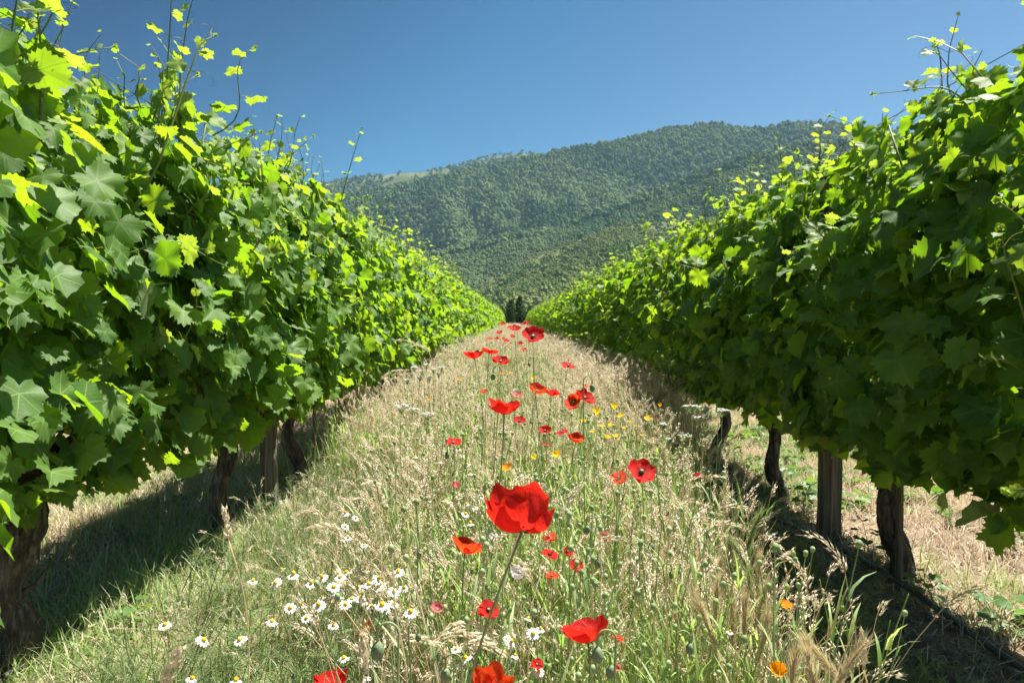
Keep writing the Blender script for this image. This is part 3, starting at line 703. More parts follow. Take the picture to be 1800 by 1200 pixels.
# ------------------------------------------------------------------ meadow stuff
def spikelet(b, p, d, L, wd, mat, rnd=None, awn=0.0, rng=R):
    r_ = axis_rot(d, rng.uniform(0, 6.28)); V = [(0, 0, 0), (wd, 0, L * .35), (0, wd * .7, L * .4), (-wd, 0, L * .35), (0, -wd * .7, L * .4), (0, 0, L)]
    b.add(V, [(0, 1, 2), (0, 2, 3), (0, 3, 4), (0, 4, 1), (5, 2, 1), (5, 3, 2), (5, 4, 3), (5, 1, 4)], mat, rnd, None, XF(p, r_))
    if awn:
        b.add([(wd * .12, 0, L * .9), (-wd * .12, 0, L * .9), (0, 0, L + awn)], [(0, 1, 2)], mat, rnd, None, XF(p, r_))
def panicle(b, p0, d, L, rng, mat, n=16, sp=(.010, .018), wd=.0022, droop=.5, awn=.012):
    """a drooping brome head: many spikelets along a bending axis"""
    p = np.array(p0, float); d = np.array(d, float); d /= np.linalg.norm(d); side = np.array([d[0], d[1], 0]) + rng.normal(0, .15, 3); side[2] = 0
    side /= np.linalg.norm(side) + 1e-6; ax = []
    for i in range(n):
        t = i / n; ax.append(p.copy()); d = d + side * droop * .12 - np.array([0, 0, droop * .10]); d /= np.linalg.norm(d)
        for _ in range(2):
            o = rng.normal(0, 1, 3); o -= d * np.dot(o, d); o /= np.linalg.norm(o) + 1e-6
            spikelet(b, p + o * .003, d + o * rng.uniform(.2, .55) * (1 - t * .5), rng.uniform(*sp) * (1 - .35 * t), wd, mat, None, awn, rng)
        p = p + d * L / n
    v, f = tube(ax, .0007, 3, False); b.add(v, f, mat)
def barley(b, p0, d, L, rng, mat, n=15, awn=.05):
    """a foxtail barley ear: packed grains with long fine awns"""
    p = np.array(p0, float); d = np.array(d, float); d /= np.linalg.norm(d)
    for i in range(n):
        t = i / n; d = d + np.array([0, 0, -.012]) + rng.normal(0, .008, 3); d /= np.linalg.norm(d)
        for _ in range(3):
            o = rng.normal(0, 1, 3); o -= d * np.dot(o, d); o /= np.linalg.norm(o) + 1e-6; dd = d + o * .33
            spikelet(b, p + o * .0018, dd, .009, .0017 * (1 - .4 * t), mat, None, 0, rng)
            for _ in range(4):
                o2 = o + rng.normal(0, .4, 3); d2 = d + o2 * rng.uniform(.15, .36); d2 /= np.linalg.norm(d2); e = p + d2 * awn * rng.uniform(.7, 1.1) * (1 - .3 * t); w2 = np.cross(d2, rng.normal(0, 1, 3)); w2 /= np.linalg.norm(w2)
                b.add([p + w2 * .0007, p - w2 * .0007, e], [(0, 1, 2)], mat)
        p = p + d * L / n
def stemline(h, lean, az_, n=6, base=(0, 0)):
    t = np.linspace(0, 1, n); return np.stack([base[0] + math.cos(az_) * lean * t ** 2, base[1] + math.sin(az_) * lean * t ** 2, h * t], 1)

def clump_dry(rng, n=10, h=(.16, .40)):
    b = MB()
    for i in range(n):
        bx, by = rng.normal(0, .045, 2); hh = rng.uniform(*h); az_ = rng.uniform(0, 6.28); L = stemline(hh, rng.uniform(.02, .16), az_, 5, (bx, by))
        v, f = tube(L, np.linspace(.0011, .0006, 5), 3, False); b.add(v, f, 0)
        d = L[-1] - L[-2]
        if rng.random() < .6: panicle(b, L[-1], d, rng.uniform(.03, .065), rng, 1, 6, (.008, .015), .0020, rng.uniform(.1, .9), .01)
        if rng.random() < .7:
            v, f = blade(rng.uniform(.08, .16), .0035, rng.uniform(.8, 2.2), rng.uniform(0, 6.28), .3, 4, L[1 + rng.integers(2)]); b.add(v, f, 0)
    return b.mesh('dry_grass_shape', ['straw', 'head'])
def clump_heads(rng, n=4):
    b = MB()
    for i in range(n):
        bx, by = rng.normal(0, .05, 2); L = stemline(rng.uniform(.28, .46), rng.uniform(.02, .12), rng.uniform(0, 6.28), 6, (bx, by))
        v, f = tube(L, np.linspace(.0012, .0007, 6), 3, False); b.add(v, f, 0)
        panicle(b, L[-1], L[-1] - L[-2], rng.uniform(.06, .10), rng, 1, 12, (.011, .019), .0022, rng.uniform(.1, .9), .012)
    return b.mesh('nodding_grass_shape', ['straw', 'head'])
def clump_green(rng, n=9, h=(.15, .40)):
    b = MB()
    for i in range(n):
        bx, by = rng.normal(0, .04, 2); hh = rng.uniform(*h); az_ = rng.uniform(0, 6.28); L = stemline(hh, rng.uniform(.0, .08), az_, 6, (bx, by))
        v, f = tube(L, np.linspace(.0015, .0007, 6), 3, False); b.add(v, f, 0)
        for j in range(4):
            k = rng.integers(1, 5); v, f = blade(rng.uniform(.05, .11), rng.uniform(.003, .007), rng.uniform(.3, 1.5), rng.uniform(0, 6.28), .4, 3, L[k]); b.add(v, f, 0)
        if rng.random() < .35: v, f = blob(4, 5, .004, .011, .1, rng); b.add(v, f, 0, None, None, XF(L[-1]))
    return b.mesh('green_stem_shape', ['green'])
def clump_short(rng, n=26, h=(.03, .10), mat='grass', sp=.045):
    b = MB()
    for i in range(n):
        bx, by = rng.normal(0, sp, 2); v, f = blade(rng.uniform(*h), rng.uniform(.0018, .0036), rng.uniform(.2, 1.8), rng.uniform(0, 6.28), rng.uniform(.1, .8), 3, (bx, by, 0)); b.add(v, f, 0)
    return b.mesh('short_grass_shape', [mat])
def clump_feather(rng, h=(.1, .26)):
    b = MB()
    for i in range(6):
        bx, by = rng.normal(0, .035, 2); L = stemline(rng.uniform(*h), rng.uniform(.02, .08), rng.uniform(0, 6.28), 6, (bx, by)); v, f = tube(L, .001, 3, False); b.add(v, f, 0)
        for j in range(14):
            k = rng.integers(1, 6); d = rng.normal(0, 1, 3); d[2] = abs(d[2]); d /= np.linalg.norm(d); p = L[k]; q_ = p + d * rng.uniform(.015, .035)
            for _ in range(3):
                e = q_ + rng.normal(0, .008, 3) + d * .008; w_ = np.cross(e - p, rng.normal(0, 1, 3)); w_ /= np.linalg.norm(w_) + 1e-9; w_ *= .0006
                b.add([p + w_, p - w_, e - w_, e + w_], [(0, 1, 2, 3)], 0)
    return b.mesh('feathery_plant_shape', ['feather'])
def clump_litter(rng, n=44, r=.09):
    b = MB()
    for i in range(n):
        a = rng.uniform(0, 6.28); L = rng.uniform(.012, .045); x, y = rng.normal(0, r, 2) * .6; z = rng.uniform(.002, .018); w_ = rng.uniform(.0005, .0012); dx, dy = math.cos(a) * L / 2, math.sin(a) * L / 2; dz = rng.normal(0, .012)
        b.add([(x - dx + dy * w_ / L * 2, y - dy - dx * w_ / L * 2, z), (x + dx + dy * w_ / L * 2, y + dy - dx * w_ / L * 2, z + dz), (x + dx - dy * w_ / L * 2, y + dy + dx * w_ / L * 2, z + dz + .001), (x - dx - dy * w_ / L * 2, y - dy + dx * w_ / L * 2, z + .001)], [(0, 1, 2, 3)], 0)
    return b.mesh('straw_litter_shape', ['litter'])
def weed_mesh(rng, n=12, s=(.012, .03), h=.06, mat='weed'):
    b = MB()
    for i in range(n):
        az_ = rng.uniform(0, 6.28); out = np.array([math.cos(az_), math.sin(az_), rng.uniform(.2, 1.3)]); L = rng.uniform(.3, 1) * h; p = out / np.linalg.norm(out) * L
        v, f = tube([(0, 0, 0), p * .6 + [0, 0, .005], p], .0009, 3, False); b.add(v, f, 0)
        g = LGM[rng.integers(8)]; b.add(g[0] * [.75, 1, .8], g[1], 0, None, g[2] * 0, XF(p, frame(out * [1, 1, .2] + rng.normal(0, .2, 3), [0, 0, 1] + rng.normal(0, .3, 3)), rng.uniform(*s)))
    return b.mesh('weed_shape', [mat])
def clod_mesh(rng):
    v, f = blob(5, 7, 1, 1.5, .14, rng); b = MB(); b.add(v - [0, 0, .75], f, 0); return b.mesh('soil_clod_shape', ['clod'], False)

def put(n, x0, x1, y0, y1, s0, s1, py=1.0, lean=.12, mask=None):
    x = R.uniform(x0, x1, n); y = y0 + (y1 - y0) * R.uniform(0, 1, n) ** py
    if mask is not None: k = mask(x, y); x, y = x[k], y[k]
    n = len(x); rot = np.stack([R.normal(0, lean, n), R.normal(0, lean, n), R.uniform(0, 6.28, n)], 1)
    return np.stack([x, y, gz(x, y) - .004], 1), rot, R.uniform(s0, s1, n)
def put_many(name, variants, sets, label, cat):
    ps, rs, ss = zip(*sets); return scatter(name, variants, np.concatenate(ps), np.concatenate(rs), np.concatenate(ss), 'stuff', label, cat)
def wav(x, y, k=1.0): return np.sin(x * 3.1 * k + 1.7 * np.sin(y * 1.3 * k)) * np.sin(y * 2.1 * k + x)
def clump_stalks(rng, n=5):
    b = MB()
    for i in range(n):
        bx, by = rng.normal(0, .05, 2); hh = rng.uniform(.30, .50); L = stemline(hh, rng.uniform(.0, .07), rng.uniform(0, 6.28), 7, (bx, by)); L[1:-1, :2] += rng.normal(0, .004, (5, 2))
        v, f = tube(L, np.linspace(.0022, .0011, 7), 4, False); b.add(v, f, int(rng.random() < .35))
        for j in range(3):
            v, f = blade(rng.uniform(.04, .09), rng.uniform(.004, .009), rng.uniform(.2, 1.2), rng.uniform(0, 6.28), .35, 3, L[rng.integers(1, 6)]); b.add(v, f, 0)
        if rng.random() < .5: v, f = blob(5, 6, .0055, .014, .06, rng); b.add(v, f, 0, None, None, XF(L[-1]))
    return b.mesh('tall_stalk_shape', ['stalk', 'straw'])
DRY = [clump_dry(R) for _ in range(6)]; GRN = [clump_green(R) for _ in range(5)]
SHT = [clump_short(R) for _ in range(4)]; FEA = [clump_feather(R) for _ in range(3)]; LIT = [clump_litter(R) for _ in range(4)]; WEE = [weed_mesh(R) for _ in range(4)]; CLD = [clod_mesh(R) for _ in range(4)]
TAN = [clump_short(R, 34, (.02, .08), 'stubble', .05) for _ in range(3)]
keep_out = lambda x, y: ~((y < 1.1) & (abs(x) < .9)) & ~((y < 1.7) & (x < -.2))
tallzone = lambda x, y: keep_out(x, y) & (x < .58 + .12 * np.clip(y - 1.5, 0, 3)) & (x > -.40 - .11 * np.clip(y - 2, 0, 6))
BIG = [clump_heads(R) for _ in range(5)]
put_many('dry_grass', DRY, [put(2500, -.9, .95, .9, 9, .7, 1.2, 1.15, .16, lambda x, y: tallzone(x, y) & (wav(x, y, 2.1) > -.35 + .5 * R.normal(0, .5, len(x)))), put(800, .55, 1.15, 4.4, 9, 1.0, 1.45, 1, .16), put(160, .55, .95, 3.2, 4.6, .9, 1.2, 1, .16), put(500, -1.0, -.45, 3.6, 9, .8, 1.25, 1, .2), put(2600, -1.02, 1.15, 8, 26, 1.1, 1.6, 1.2, .2), put(1800, -1.05, 1.15, 25, 54, 1.2, 1.7, 1.0), put(260, -.9, -.35, 1.5, 9, .5, .85, 1, .3)], 'tall dry straw coloured grass filling the strip between the rows', 'grass')
put_many('nodding_grass', BIG, [put(420, -.9, .95, 1.0, 9, .7, 1.1, 1.1, .16, tallzone), put(220, .55, 1.1, 4.2, 9, 1.0, 1.35, 1, .16), put(160, -1.0, -.4, 3.2, 9, .8, 1.2, 1, .2), put(800, -1.0, 1.1, 8, 26, 1.0, 1.45, 1.2, .2)], 'pale nodding seed heads standing above the dry grass', 'grass')
put_many('tall_stalks', [clump_stalks(R) for _ in range(5)], [put(620, -.9, .95, 1.0, 8, .8, 1.12, 1.1, .07, tallzone), put(600, -.95, 1.1, 8, 22, .9, 1.3, 1.1, .1)], 'pale upright stalks with seed pods standing in the meadow strip', 'plants')
put_many('green_stems', GRN, [put(3400, -.9, .95, .9, 9, .7, 1.2, 1.15, .1, lambda x, y: tallzone(x, y) & (wav(x, y, 2.1) < .2 + .5 * R.normal(0, .5, len(x)))), put(380, .55, 1.1, 4.2, 9, .9, 1.3), put(250, -1.0, -.45, 3.4, 9, .8, 1.2), put(3200, -1.0, 1.1, 8, 26, 1.0, 1.5, 1.2), put(1500, -1.0, 1.1, 25, 54, 1.1, 1.5)], 'upright green stems of wildflowers among the dry grass', 'plants')
put_many('feathery_plants', FEA, [put(260, -.95, -.3, 1.2, 7, .7, 1.15, 1.1, .12), put(260, -.4, .9, 1.1, 6, .7, 1.1), put(60, .75, .98, 1.3, 2.6, .6, .9)], 'feathery grey green chamomile foliage', 'plants')
put_many('short_grass', SHT, [put(420, -1.35, -.45, 1.45, 2.9, .8, 1.5), put(500, -2.2, -1.1, 1.6, 5, .8, 1.4), put(1700, -1.12, -.3, .9, 9, .6, 1.2, 1.1, .1, lambda x, y: wav(x, y, 1.5) > -.45), put(900, -2.3, -1.1, .9, 8, .6, 1.1, 1, .1, lambda x, y: wav(x, y) > .0), put(500, .7, 1.35, 1.2, 8, .5, 1.1, 1, .1, lambda x, y: wav(x, y, 1.4) > .2),
         put(2600, 1.3, 4.5, 1.4, 12, .5, 1.5, 1, .1, lambda x, y: wav(x, y, .9) > -.05), put(1500, -5, -1.3, 3, 14, .6, 1.4, 1, .1, lambda x, y: wav(x, y, .7) > .3)], 'short green grass and weeds over the ground', 'grass')
put_many('tan_stubble', TAN, [put(2700, 1.3, 3.4, 1.6, 9, .6, 1.6), put(2200, 2.5, 6, 4, 16, .8, 1.8), put(3800, -4, -1.35, 2.0, 9, .7, 1.6), put(1800, -6, -2, 6, 16, .8, 1.6), put(1500, -1.1, -.3, 1.2, 8, .5, 1.1), put(500, -.3, .9, 1.0, 8, .5, 1.0)], 'short dry tan grass stubble beside and between the rows', 'grass')
put_many('straw_litter', LIT, [put(1500, -1.3, 1.4, .9, 8, .8, 1.4, 1, .04), put(700, 1.3, 5, 1.3, 11, .8, 1.4, 1, .04), put(1200, -5, -1.3, 1.4, 11, .8, 1.6, 1, .04)], 'dry straw litter lying on the ground', 'litter')
put_many('ground_weeds', WEE, [put(700, 1.35, 3.8, 1.8, 9, .7, 2.1, 1, .1, lambda x, y: wav(x, y, 1.2) > -.1), put(160, -1.05, -.4, 1.2, 6, .6, 1.2), put(90, -3.5, -1.4, 2, 8, .7, 1.3), put(60, .5, .95, 1.3, 3, .6, 1.1)], 'small broad leaved green weeds on the soil', 'weeds')
put_many('soil_clods', CLD, [(lambda a: (a[0] + [0, 0, .003], a[1] * 6, a[2]))(put(2600, .85, 1.5, 1.3, 8, .004, .021)), (lambda a: (a[0] + [0, 0, .003], a[1] * 6, a[2]))(put(1500, -1.25, -.75, 1.3, 8, .004, .015))], 'crumbly soil clods along the foot of the vine rows', 'soil')

# ------------------------------------------------------------------ poppies
def petal(Rr, e0, e1, Wd, rng, nu=10, nv=8, ruf=.10, notch=0.0):
    V = []; UV = []; ph = rng.uniform(0, 6.28, 4)
    for j in range(nv + 1):
        v = j / nv
        for i in range(nu + 1):
            u = -1 + 2 * i / nu; L = Rr * (1 - .10 * abs(u) ** 3 - notch * math.exp(-(u * 3) ** 2)) * (1 + .03 * math.sin(u * 9 + ph[0]) + .02 * math.sin(u * 17 + ph[1]))
            rho = z = 0.0; m = 8
            for q_ in range(m):
                t = (q_ + .5) / m * v; e = e0 + (e1 - e0) * t; rho += math.cos(e) * L * v / m; z += math.sin(e) * L * v / m
            phi = u * Wd * (.55 + .45 * min(1, v * 2.2)); am = ruf * Rr * v ** 1.8 * 1.3
            z += am * (math.sin(u * 6 + ph[2]) * .6 + math.sin(u * 13 + ph[3] + v * 3) * .3); rho += am * .5 * math.sin(u * 8 + ph[1] + v * 2)
            cr_ = mnoise.noise(Vector((u * 2.6 + ph[0], v * 2.2 + ph[1], 0))) * .10 * v + mnoise.noise(Vector((u * 7 + ph[2], v * 3 + ph[1], 3))) * .035 * v; z += cr_ * Rr * .7; rho += cr_ * Rr
            V.append((rho * math.cos(phi), rho * math.sin(phi), z)); UV.append((u, v, 0))
    Fc = [(j * (nu + 1) + i, j * (nu + 1) + i + 1, (j + 1) * (nu + 1) + i + 1, (j + 1) * (nu + 1) + i) for j in range(nv) for i in range(nu)]
    return np.array(V), Fc, np.array(UV)
PET = {}
SHAPES = {'cup': (rad(2), rad(94), rad(76), .07), 'bowl': (rad(4), rad(66), rad(74), .07), 'open': (rad(2), rad(38), rad(74), .07), 'flat': (rad(-2), rad(18), rad(68), .09), 'calcup': (rad(35), rad(72), rad(48), .03), 'calopen': (rad(15), rad(35), rad(46), .04)}
def petals(shape, colour):
    k = (shape, colour)
    if k not in PET:
        e0, e1, W_, rf = SHAPES[shape]; PET[k] = []
        for i in range(6):
            b = MB(); v, f, uv = petal(1.0, e0 + R.uniform(-.05, .05), e1 + R.uniform(-.16, .16), W_, R, 13, 9, rf); b.add(v, f, 0, R.uniform(0, 1), uv); PET[k].append(b.mesh('petal_shape', [colour]))
    return PET[k]
b = MB(); v, f = tube([(0, 0, 0), (0, 0, .10), (0, 0, .28), (0, 0, .34), (0, 0, .35)], (.07, .13, .14, .17, .05), 9); b.add(v, f, 0); POD = b.mesh('seed_pod_shape', ['pod'])
b = MB()
for i in range(46):
    a = R.uniform(0, 6.28); q_ = R.uniform(.1, .34); d = np.array([math.cos(a) * q_, math.sin(a) * q_, R.uniform(.16, .32)]); w_ = np.array([-math.sin(a), math.cos(a), 0]) * .008
    b.add([d * .1 + w_, d * .1 - w_, d - w_ * .5, d + w_ * .5], [(0, 1, 2, 3)], 0); v, f = blob(3, 4, .022, .045, .1, R); b.add(v, f, 0, None, None, XF(d))
STA = b.mesh('stamens_shape', ['stamen'])
def stem_obj(name, parent, top, d_top, r, mat, hairy=False, n=12, lean=0.0):
    """stem from the parent's origin (on the ground) up to top, arriving along d_top"""
    top = np.array(top, float); d_top = np.array(d_top, float); d_top /= np.linalg.norm(d_top); Ln = np.linalg.norm(top)
    p0 = np.zeros(3); p1 = np.array([Ln * .4 * lean, 0, Ln * .4]); p2 = top - d_top * Ln * .3; t = np.linspace(0, 1, n)[:, None]
    pts = (1 - t) ** 3 * p0 + 3 * (1 - t) ** 2 * t * p1 + 3 * (1 - t) * t ** 2 * p2 + t ** 3 * top
    b = MB(); pts = pts + np.sin(t * 3.14159) * R.normal(0, .012, 3) * [1, 1, 0] + np.sin(t * 6.28) * R.normal(0, .006, 3) * [1, 1, 0]
    v, f = tube(pts, np.linspace(r * 1.15, r, n), 6); b.add(v, f, 0)
    if hairy:
        for i in range(120):
            k = random.random() * (n - 1.01); j = int(k); p = pts[j] + (pts[j + 1] - pts[j]) * (k - j); d = R.normal(0, 1, 3); d /= np.linalg.norm(d); w_ = np.cross(d, R.normal(0, 1, 3)); w_ *= .00012 / (np.linalg.norm(w_) + 1e-9)
            b.add([p + w_, p - w_, p + d * (r + .0035)], [(0, 1, 2)], 0)
    return obj(name, b.mesh('stem_shape', [mat]), parent)
def flower(kind, px, py, wpx, shape, colour, axis, lab, grp, D=.075, lean=None, d=None, base=None):
    d = d or D * F / wpx
    zmin = (.41 if 'poppy' == kind else .40) + (.10 if py < 770 else 0)
    if 700 < px < 1250 and py > 640 and H - (py - 562) / F * d < zmin: d = (H - zmin) * F / (py - 562); D = wpx * d / F
    if px > 1250: d = min(d, (H - .40) * F / (py - 562)); D = wpx * d / F
    c = P(px, py, d)
    spread = {'cup': .62, 'bowl': .80, 'open': .93, 'flat': 1.0, 'calcup': .75, 'calopen': .95}[shape]
    Rr = D / 2 / spread; ax = np.array(axis, float); ax /= np.linalg.norm(ax)
    hz = {'cup': .55, 'bowl': .42, 'open': .22, 'flat': .05, 'calcup': .45, 'calopen': .25}[shape]
    cen = np.array(c) - ax * Rr * hz
    if base is None: base = (cen[0] + R.normal(0, .03), cen[1] + R.normal(0, .04) + .02)
    gzv = float(gz(base[0], base[1])); t = empty(kind, (base[0], base[1], gzv)); tag(t, lab, 'poppy' if 'poppy' in kind else 'flower', grp)
    loc = cen - np.array([base[0], base[1], gzv]); ps = petals(shape, colour); spin = R.uniform(0, 6.28); A = axis_rot(ax, spin)
    big = wpx > 100
    if big: A = axis_rot(ax, 0.0) @ eul(0, 0, .25)
    for i in range(4):
        obj('petal', ps[(i + int(spin * 3)) % 6], t, loc + ax * (.0012 if i % 2 else 0), A @ (eul(0, 0, i * math.pi / 2) @ eul(0, (.42, -.06, .10, -.04)[i], 0) if big else eul(R.normal(0, .05), R.normal(0, .10) + (.0 if i % 2 else -.10), i * math.pi / 2 + R.normal(0, .1))), Rr * ((.86, 1.12, 1.0, .98)[i] if big else R.uniform(.93, 1.05)))
    if kind == 'poppy':
        obj('stamens', STA, t, loc, A, Rr); obj('seed_pod', POD, t, loc, A, Rr * .8)
    stem_obj('stem', t, loc, (np.array([.3, 0, 1]) if wpx > 100 else ax * .8 + np.array([0, 0, .6])), .0015 if wpx > 55 else .0011 if D > .05 else .0009, 'stem', wpx > 40, lean=.27 if wpx > 100 else 0)
    return t
G1 = 'poppies flowering between the vine rows'
up = (0, 0, 1)
PO = [(915, 884, 114, 'cup', 'red', (-.05, .05, 1), 'largest poppy, a big red cup on a long leaning stem in the foreground', .075),
 (1028, 1105, 92, 'bowl', 'red', (-.25, .35, 1), 'red poppy seen from its side low in the foreground, tilted like a saucer', .07),
 (822, 957, 60, 'bowl', 'scarlet', (.35, .1, 1), 'orange red poppy tilted to the right, left of the largest poppy stem', .07),
 (1128, 827, 50, 'open', 'red', (.0, -.75, 1), 'deep red open poppy facing the camera, right of centre above the barley', .07),
 (1088, 840, 34, 'flat', 'scarlet', (-.3, -.5, 1), 'small orange poppy touching the left side of the deep red one', .06),
 (886, 713, 60, 'bowl', 'red', (0, .1, 1), 'broad red bowl shaped poppy above the largest one', .075),
 (937, 590, 44, 'open', 'red', (0, -.8, 1), 'wide open red poppy standing tallest near the vanishing point', .07),
 (833, 621, 37, 'bowl', 'red', (-.1, .05, 1), 'leftmost red poppy of the trio at the edge of the left vine row', .065),
 (861, 618, 32, 'open', 'red', (.2, .1, 1), 'middle poppy of the trio at the edge of the left vine row, paler red', .065),
 (880, 634, 31, 'open', 'red', (.15, -.6, 1), 'right lower poppy of the trio at the edge of the left vine row', .065),
 (945, 683, 32, 'bowl', 'scarlet', (.35, -.4, 1), 'orange red poppy leaning right, left one of a touching pair in the middle', .065),
 (970, 688, 27, 'bowl', 'red', (.1, .1, 1), 'deep red poppy, right one of a touching pair in the middle', .065),
 (1009, 706, 33, 'open', 'scarlet', (-.5, -.7, .7), 'big orange poppy overlapping a red one, right of the middle', .07),
 (1028, 698, 36, 'open', 'red', (.4, -.5, 1), 'red poppy behind the big orange one, right of the middle', .07),
 (999, 644, 26, 'flat', 'red', (.1, -.4, 1), 'single red poppy close to the shaded right vine row', .065),
 (797, 777, 31, 'open', 'red', (.1, -.2, 1), 'red poppy among small daisies at left of the flower strip', .065),
 (913, 739, 22, 'open', 'red', (.1, -.5, 1), 'small red poppy just right below the broad bowl shaped one', .06),
 (958, 756, 23, 'open', 'red', (-.2, -.6, 1), 'dark red poppy left of two paler ones below the middle', .06),
 (988, 760, 22, 'flat', 'red', (-.2, -.2, 1), 'small flat red poppy between a dark and an orange one', .06),
 (1013, 769, 31, 'bowl', 'scarlet', (.1, -.3, 1), 'orange red bowl poppy right of the small flat red one', .065),
 (958, 783, 20, 'open', 'red', (0, -.3, 1), 'half hidden red poppy below the dark red one', .055),
 (966, 976, 32, 'flat', 'red', (.2, -.1, 1), 'flat red poppy in the grass right of the largest stem', .06),
 (998, 968, 24, 'open', 'red', (.6, -.6, .6), 'upper poppy of two tumbling red ones right of the largest stem', .055),
 (1012, 995, 27, 'open', 'red', (.3, -.4, .7), 'lower poppy of two tumbling red ones right of the largest stem', .055),
 (965, 945, 27, 'flat', 'scarlet', (0, -.1, 1), 'thin orange poppy right below the largest flower', .055),
 (970, 1013, 28, 'flat', 'scarlet', (0, 0, 1), 'faded orange poppy deep in the grass below the flat red one', .055),
 (1064, 944, 24, 'bowl', 'pink', (0, -.5, 1), 'small crumpled coral pink poppy right of the middle', .05),
 (858, 1072, 40, 'flat', 'red', (.3, -.5, .9), 'red poppy half hidden by grass heads behind the long stem', .06),
 (638, 1101, 42, 'bowl', 'scarlet', (.1, .05, 1), 'orange red poppy beside the nodding bud among the daisies', .06),
 (583, 1196, 66, 'bowl', 'red', (-.2, .2, 1), 'red poppy cut off by the bottom edge below the daisies', .07),
 (866, 1196, 78, 'cup', 'scarlet', (.2, .1, 1), 'orange red poppy cut off at the bottom near the foot of the long stem', .07),
 (850, 688, 15, 'open', 'scarlet', (0, -.3, 1), 'tiny orange poppy above left of the broad bowl shaped one', .05),
 (802, 850, 18, 'cup', 'pink', (.2, .1, 1), 'small closed dusky pink poppy left of the largest flower', .04),
 (911, 1005, 30, 'cup', 'white', (0, -.3, 1), 'white poppy right beside the long leaning stem', .045),
 (866, 941, 15, 'cup', 'white', (0, -.2, 1), 'tiny white poppy below the left rim of the largest flower', .04),
 (769, 1068, 26, 'bowl', 'pink', (.1, -.3, 1), 'pale pink poppy right of the daisy patch', .045),
 (908, 694, 19, 'open', 'pink', (0, -.5, 1), 'whitish pink poppy just above the broad bowl shaped one', .045),
 (944, 1168, 24, 'flat', 'red', (0, -.5, 1), 'small red poppy at the bottom behind a daisy', .045),
 (1086, 1122, 22, 'flat', 'scarlet', (.3, 0, 1), 'small orange poppy peeking out behind the saucer shaped one', .05),
 (1228, 834, 14, 'cup', 'red', (0, 0, 1), 'tiny red poppy at the right edge of the strip before the shade', .04),
 (1031, 679, 12, 'open', 'scarlet', (0, 0, 1), 'tiny orange poppy behind the red one right of the middle', .045),
 (1086, 1173, 15, 'cup', 'pink', (0, -.2, 1), 'tiny magenta pink bud like poppy at the bottom right of the strip', .03)]
for (px, py, wp, sh, co, ax, lab, D) in PO:
    if py == 884:
        q0 = P(835, 1172, .80); e_ = P(905, 930, .76); dirn = (q0 - e_); tt_ = (q0.z) / -dirn.z * 1.0; base = (-.155, q0.y + .02)
        flower('poppy', px, py, wp, sh, co, ax, lab, G1, D, base=base)
    else: flower('poppy', px, py, wp, sh, co, ax, lab, G1, D)
for i_, (px, py, wp) in enumerate(sorted([(883, 569, 12), (905, 578, 22), (878, 584, 13), (921, 569, 12), (928, 566, 10), (888, 597, 16), (873, 595, 10), (901, 591, 10), (914, 604, 12), (921, 614, 11), (915, 619, 8), (862, 595, 9), (856, 596, 8), (897, 604, 8), (912, 575, 10), (884, 606, 7), (894, 575, 8), (930, 600, 7), (907, 612, 7)])):
    flower('poppy', px, py, wp, 'open', 'red' if wp > 9 else random.choice(['red', 'scarlet']), (R.normal(0, .2), -.4, 1), '%s small distant red poppy from the left where the rows converge' % ORD[i_], 'distant poppies where the rows converge', .065)
# nodding buds and seed pods
def nod_bud(px, py, hpx, lab, Hd=.022, droop=True):
    d = Hd * F / hpx
    if py > 700: d = min(d, (H - .40) * F / (py - 562)); Hd = hpx * d / F
    c = np.array(P(px, py, d)); base = (c[0] + R.normal(0, .02) + .01, c[1] + R.normal(0, .02)); t = empty('poppy_bud', (base[0], base[1], float(gz(*base)))); tag(t, lab, 'poppy bud', 'poppy buds among the grass')
    loc = c - np.array(t.location); s = Hd
    b = MB(); v, f = blob(9, 12, .34, 1.0, .025, R); b.add(v - [0, 0, .5], f, 0)
    if hpx > 14:
        for i in range(90):
            a = R.uniform(0, 6.28); ph = math.acos(R.uniform(-1, 1)); n_ = np.array([math.sin(ph) * math.cos(a), math.sin(ph) * math.sin(a), math.cos(ph)]); p = n_ * [.33, .33, .49]; w_ = np.cross(n_, [.3, .2, .9]) * .008
            b.add([p + w_, p - w_, p + n_ * .1], [(0, 1, 2)], 0)
    obj('bud', b.mesh('bud_shape', ['bud']), t, loc, eul(R.normal(0, .15), R.normal(0, .15), 0), s)
    arc = s * .55; sg = R.choice([-1, 1]) if px != 664 else 1; n = 16; pts = []
    topb = loc + np.array([0, 0, s * .5]); rise = s * .9
    A_ = [topb, topb + [0, 0, rise * .5]] + [topb + np.array([sg * arc * (1 - math.cos(a)), 0, rise * .5 + arc * math.sin(a)]) for a in np.linspace(.3, math.pi, 9)]
    end = A_[-1]; A_ += [end * [1, 1, 0] * k_ + np.array([0, 0, end[2] * k_]) for k_ in (.75, .45, .15, 0)] if droop else []
    b = MB(); v, f = tube(A_[::-1], .0014, 6); b.add(v, f, 0); obj('stem', b.mesh('stem_shape', ['stem']), t)
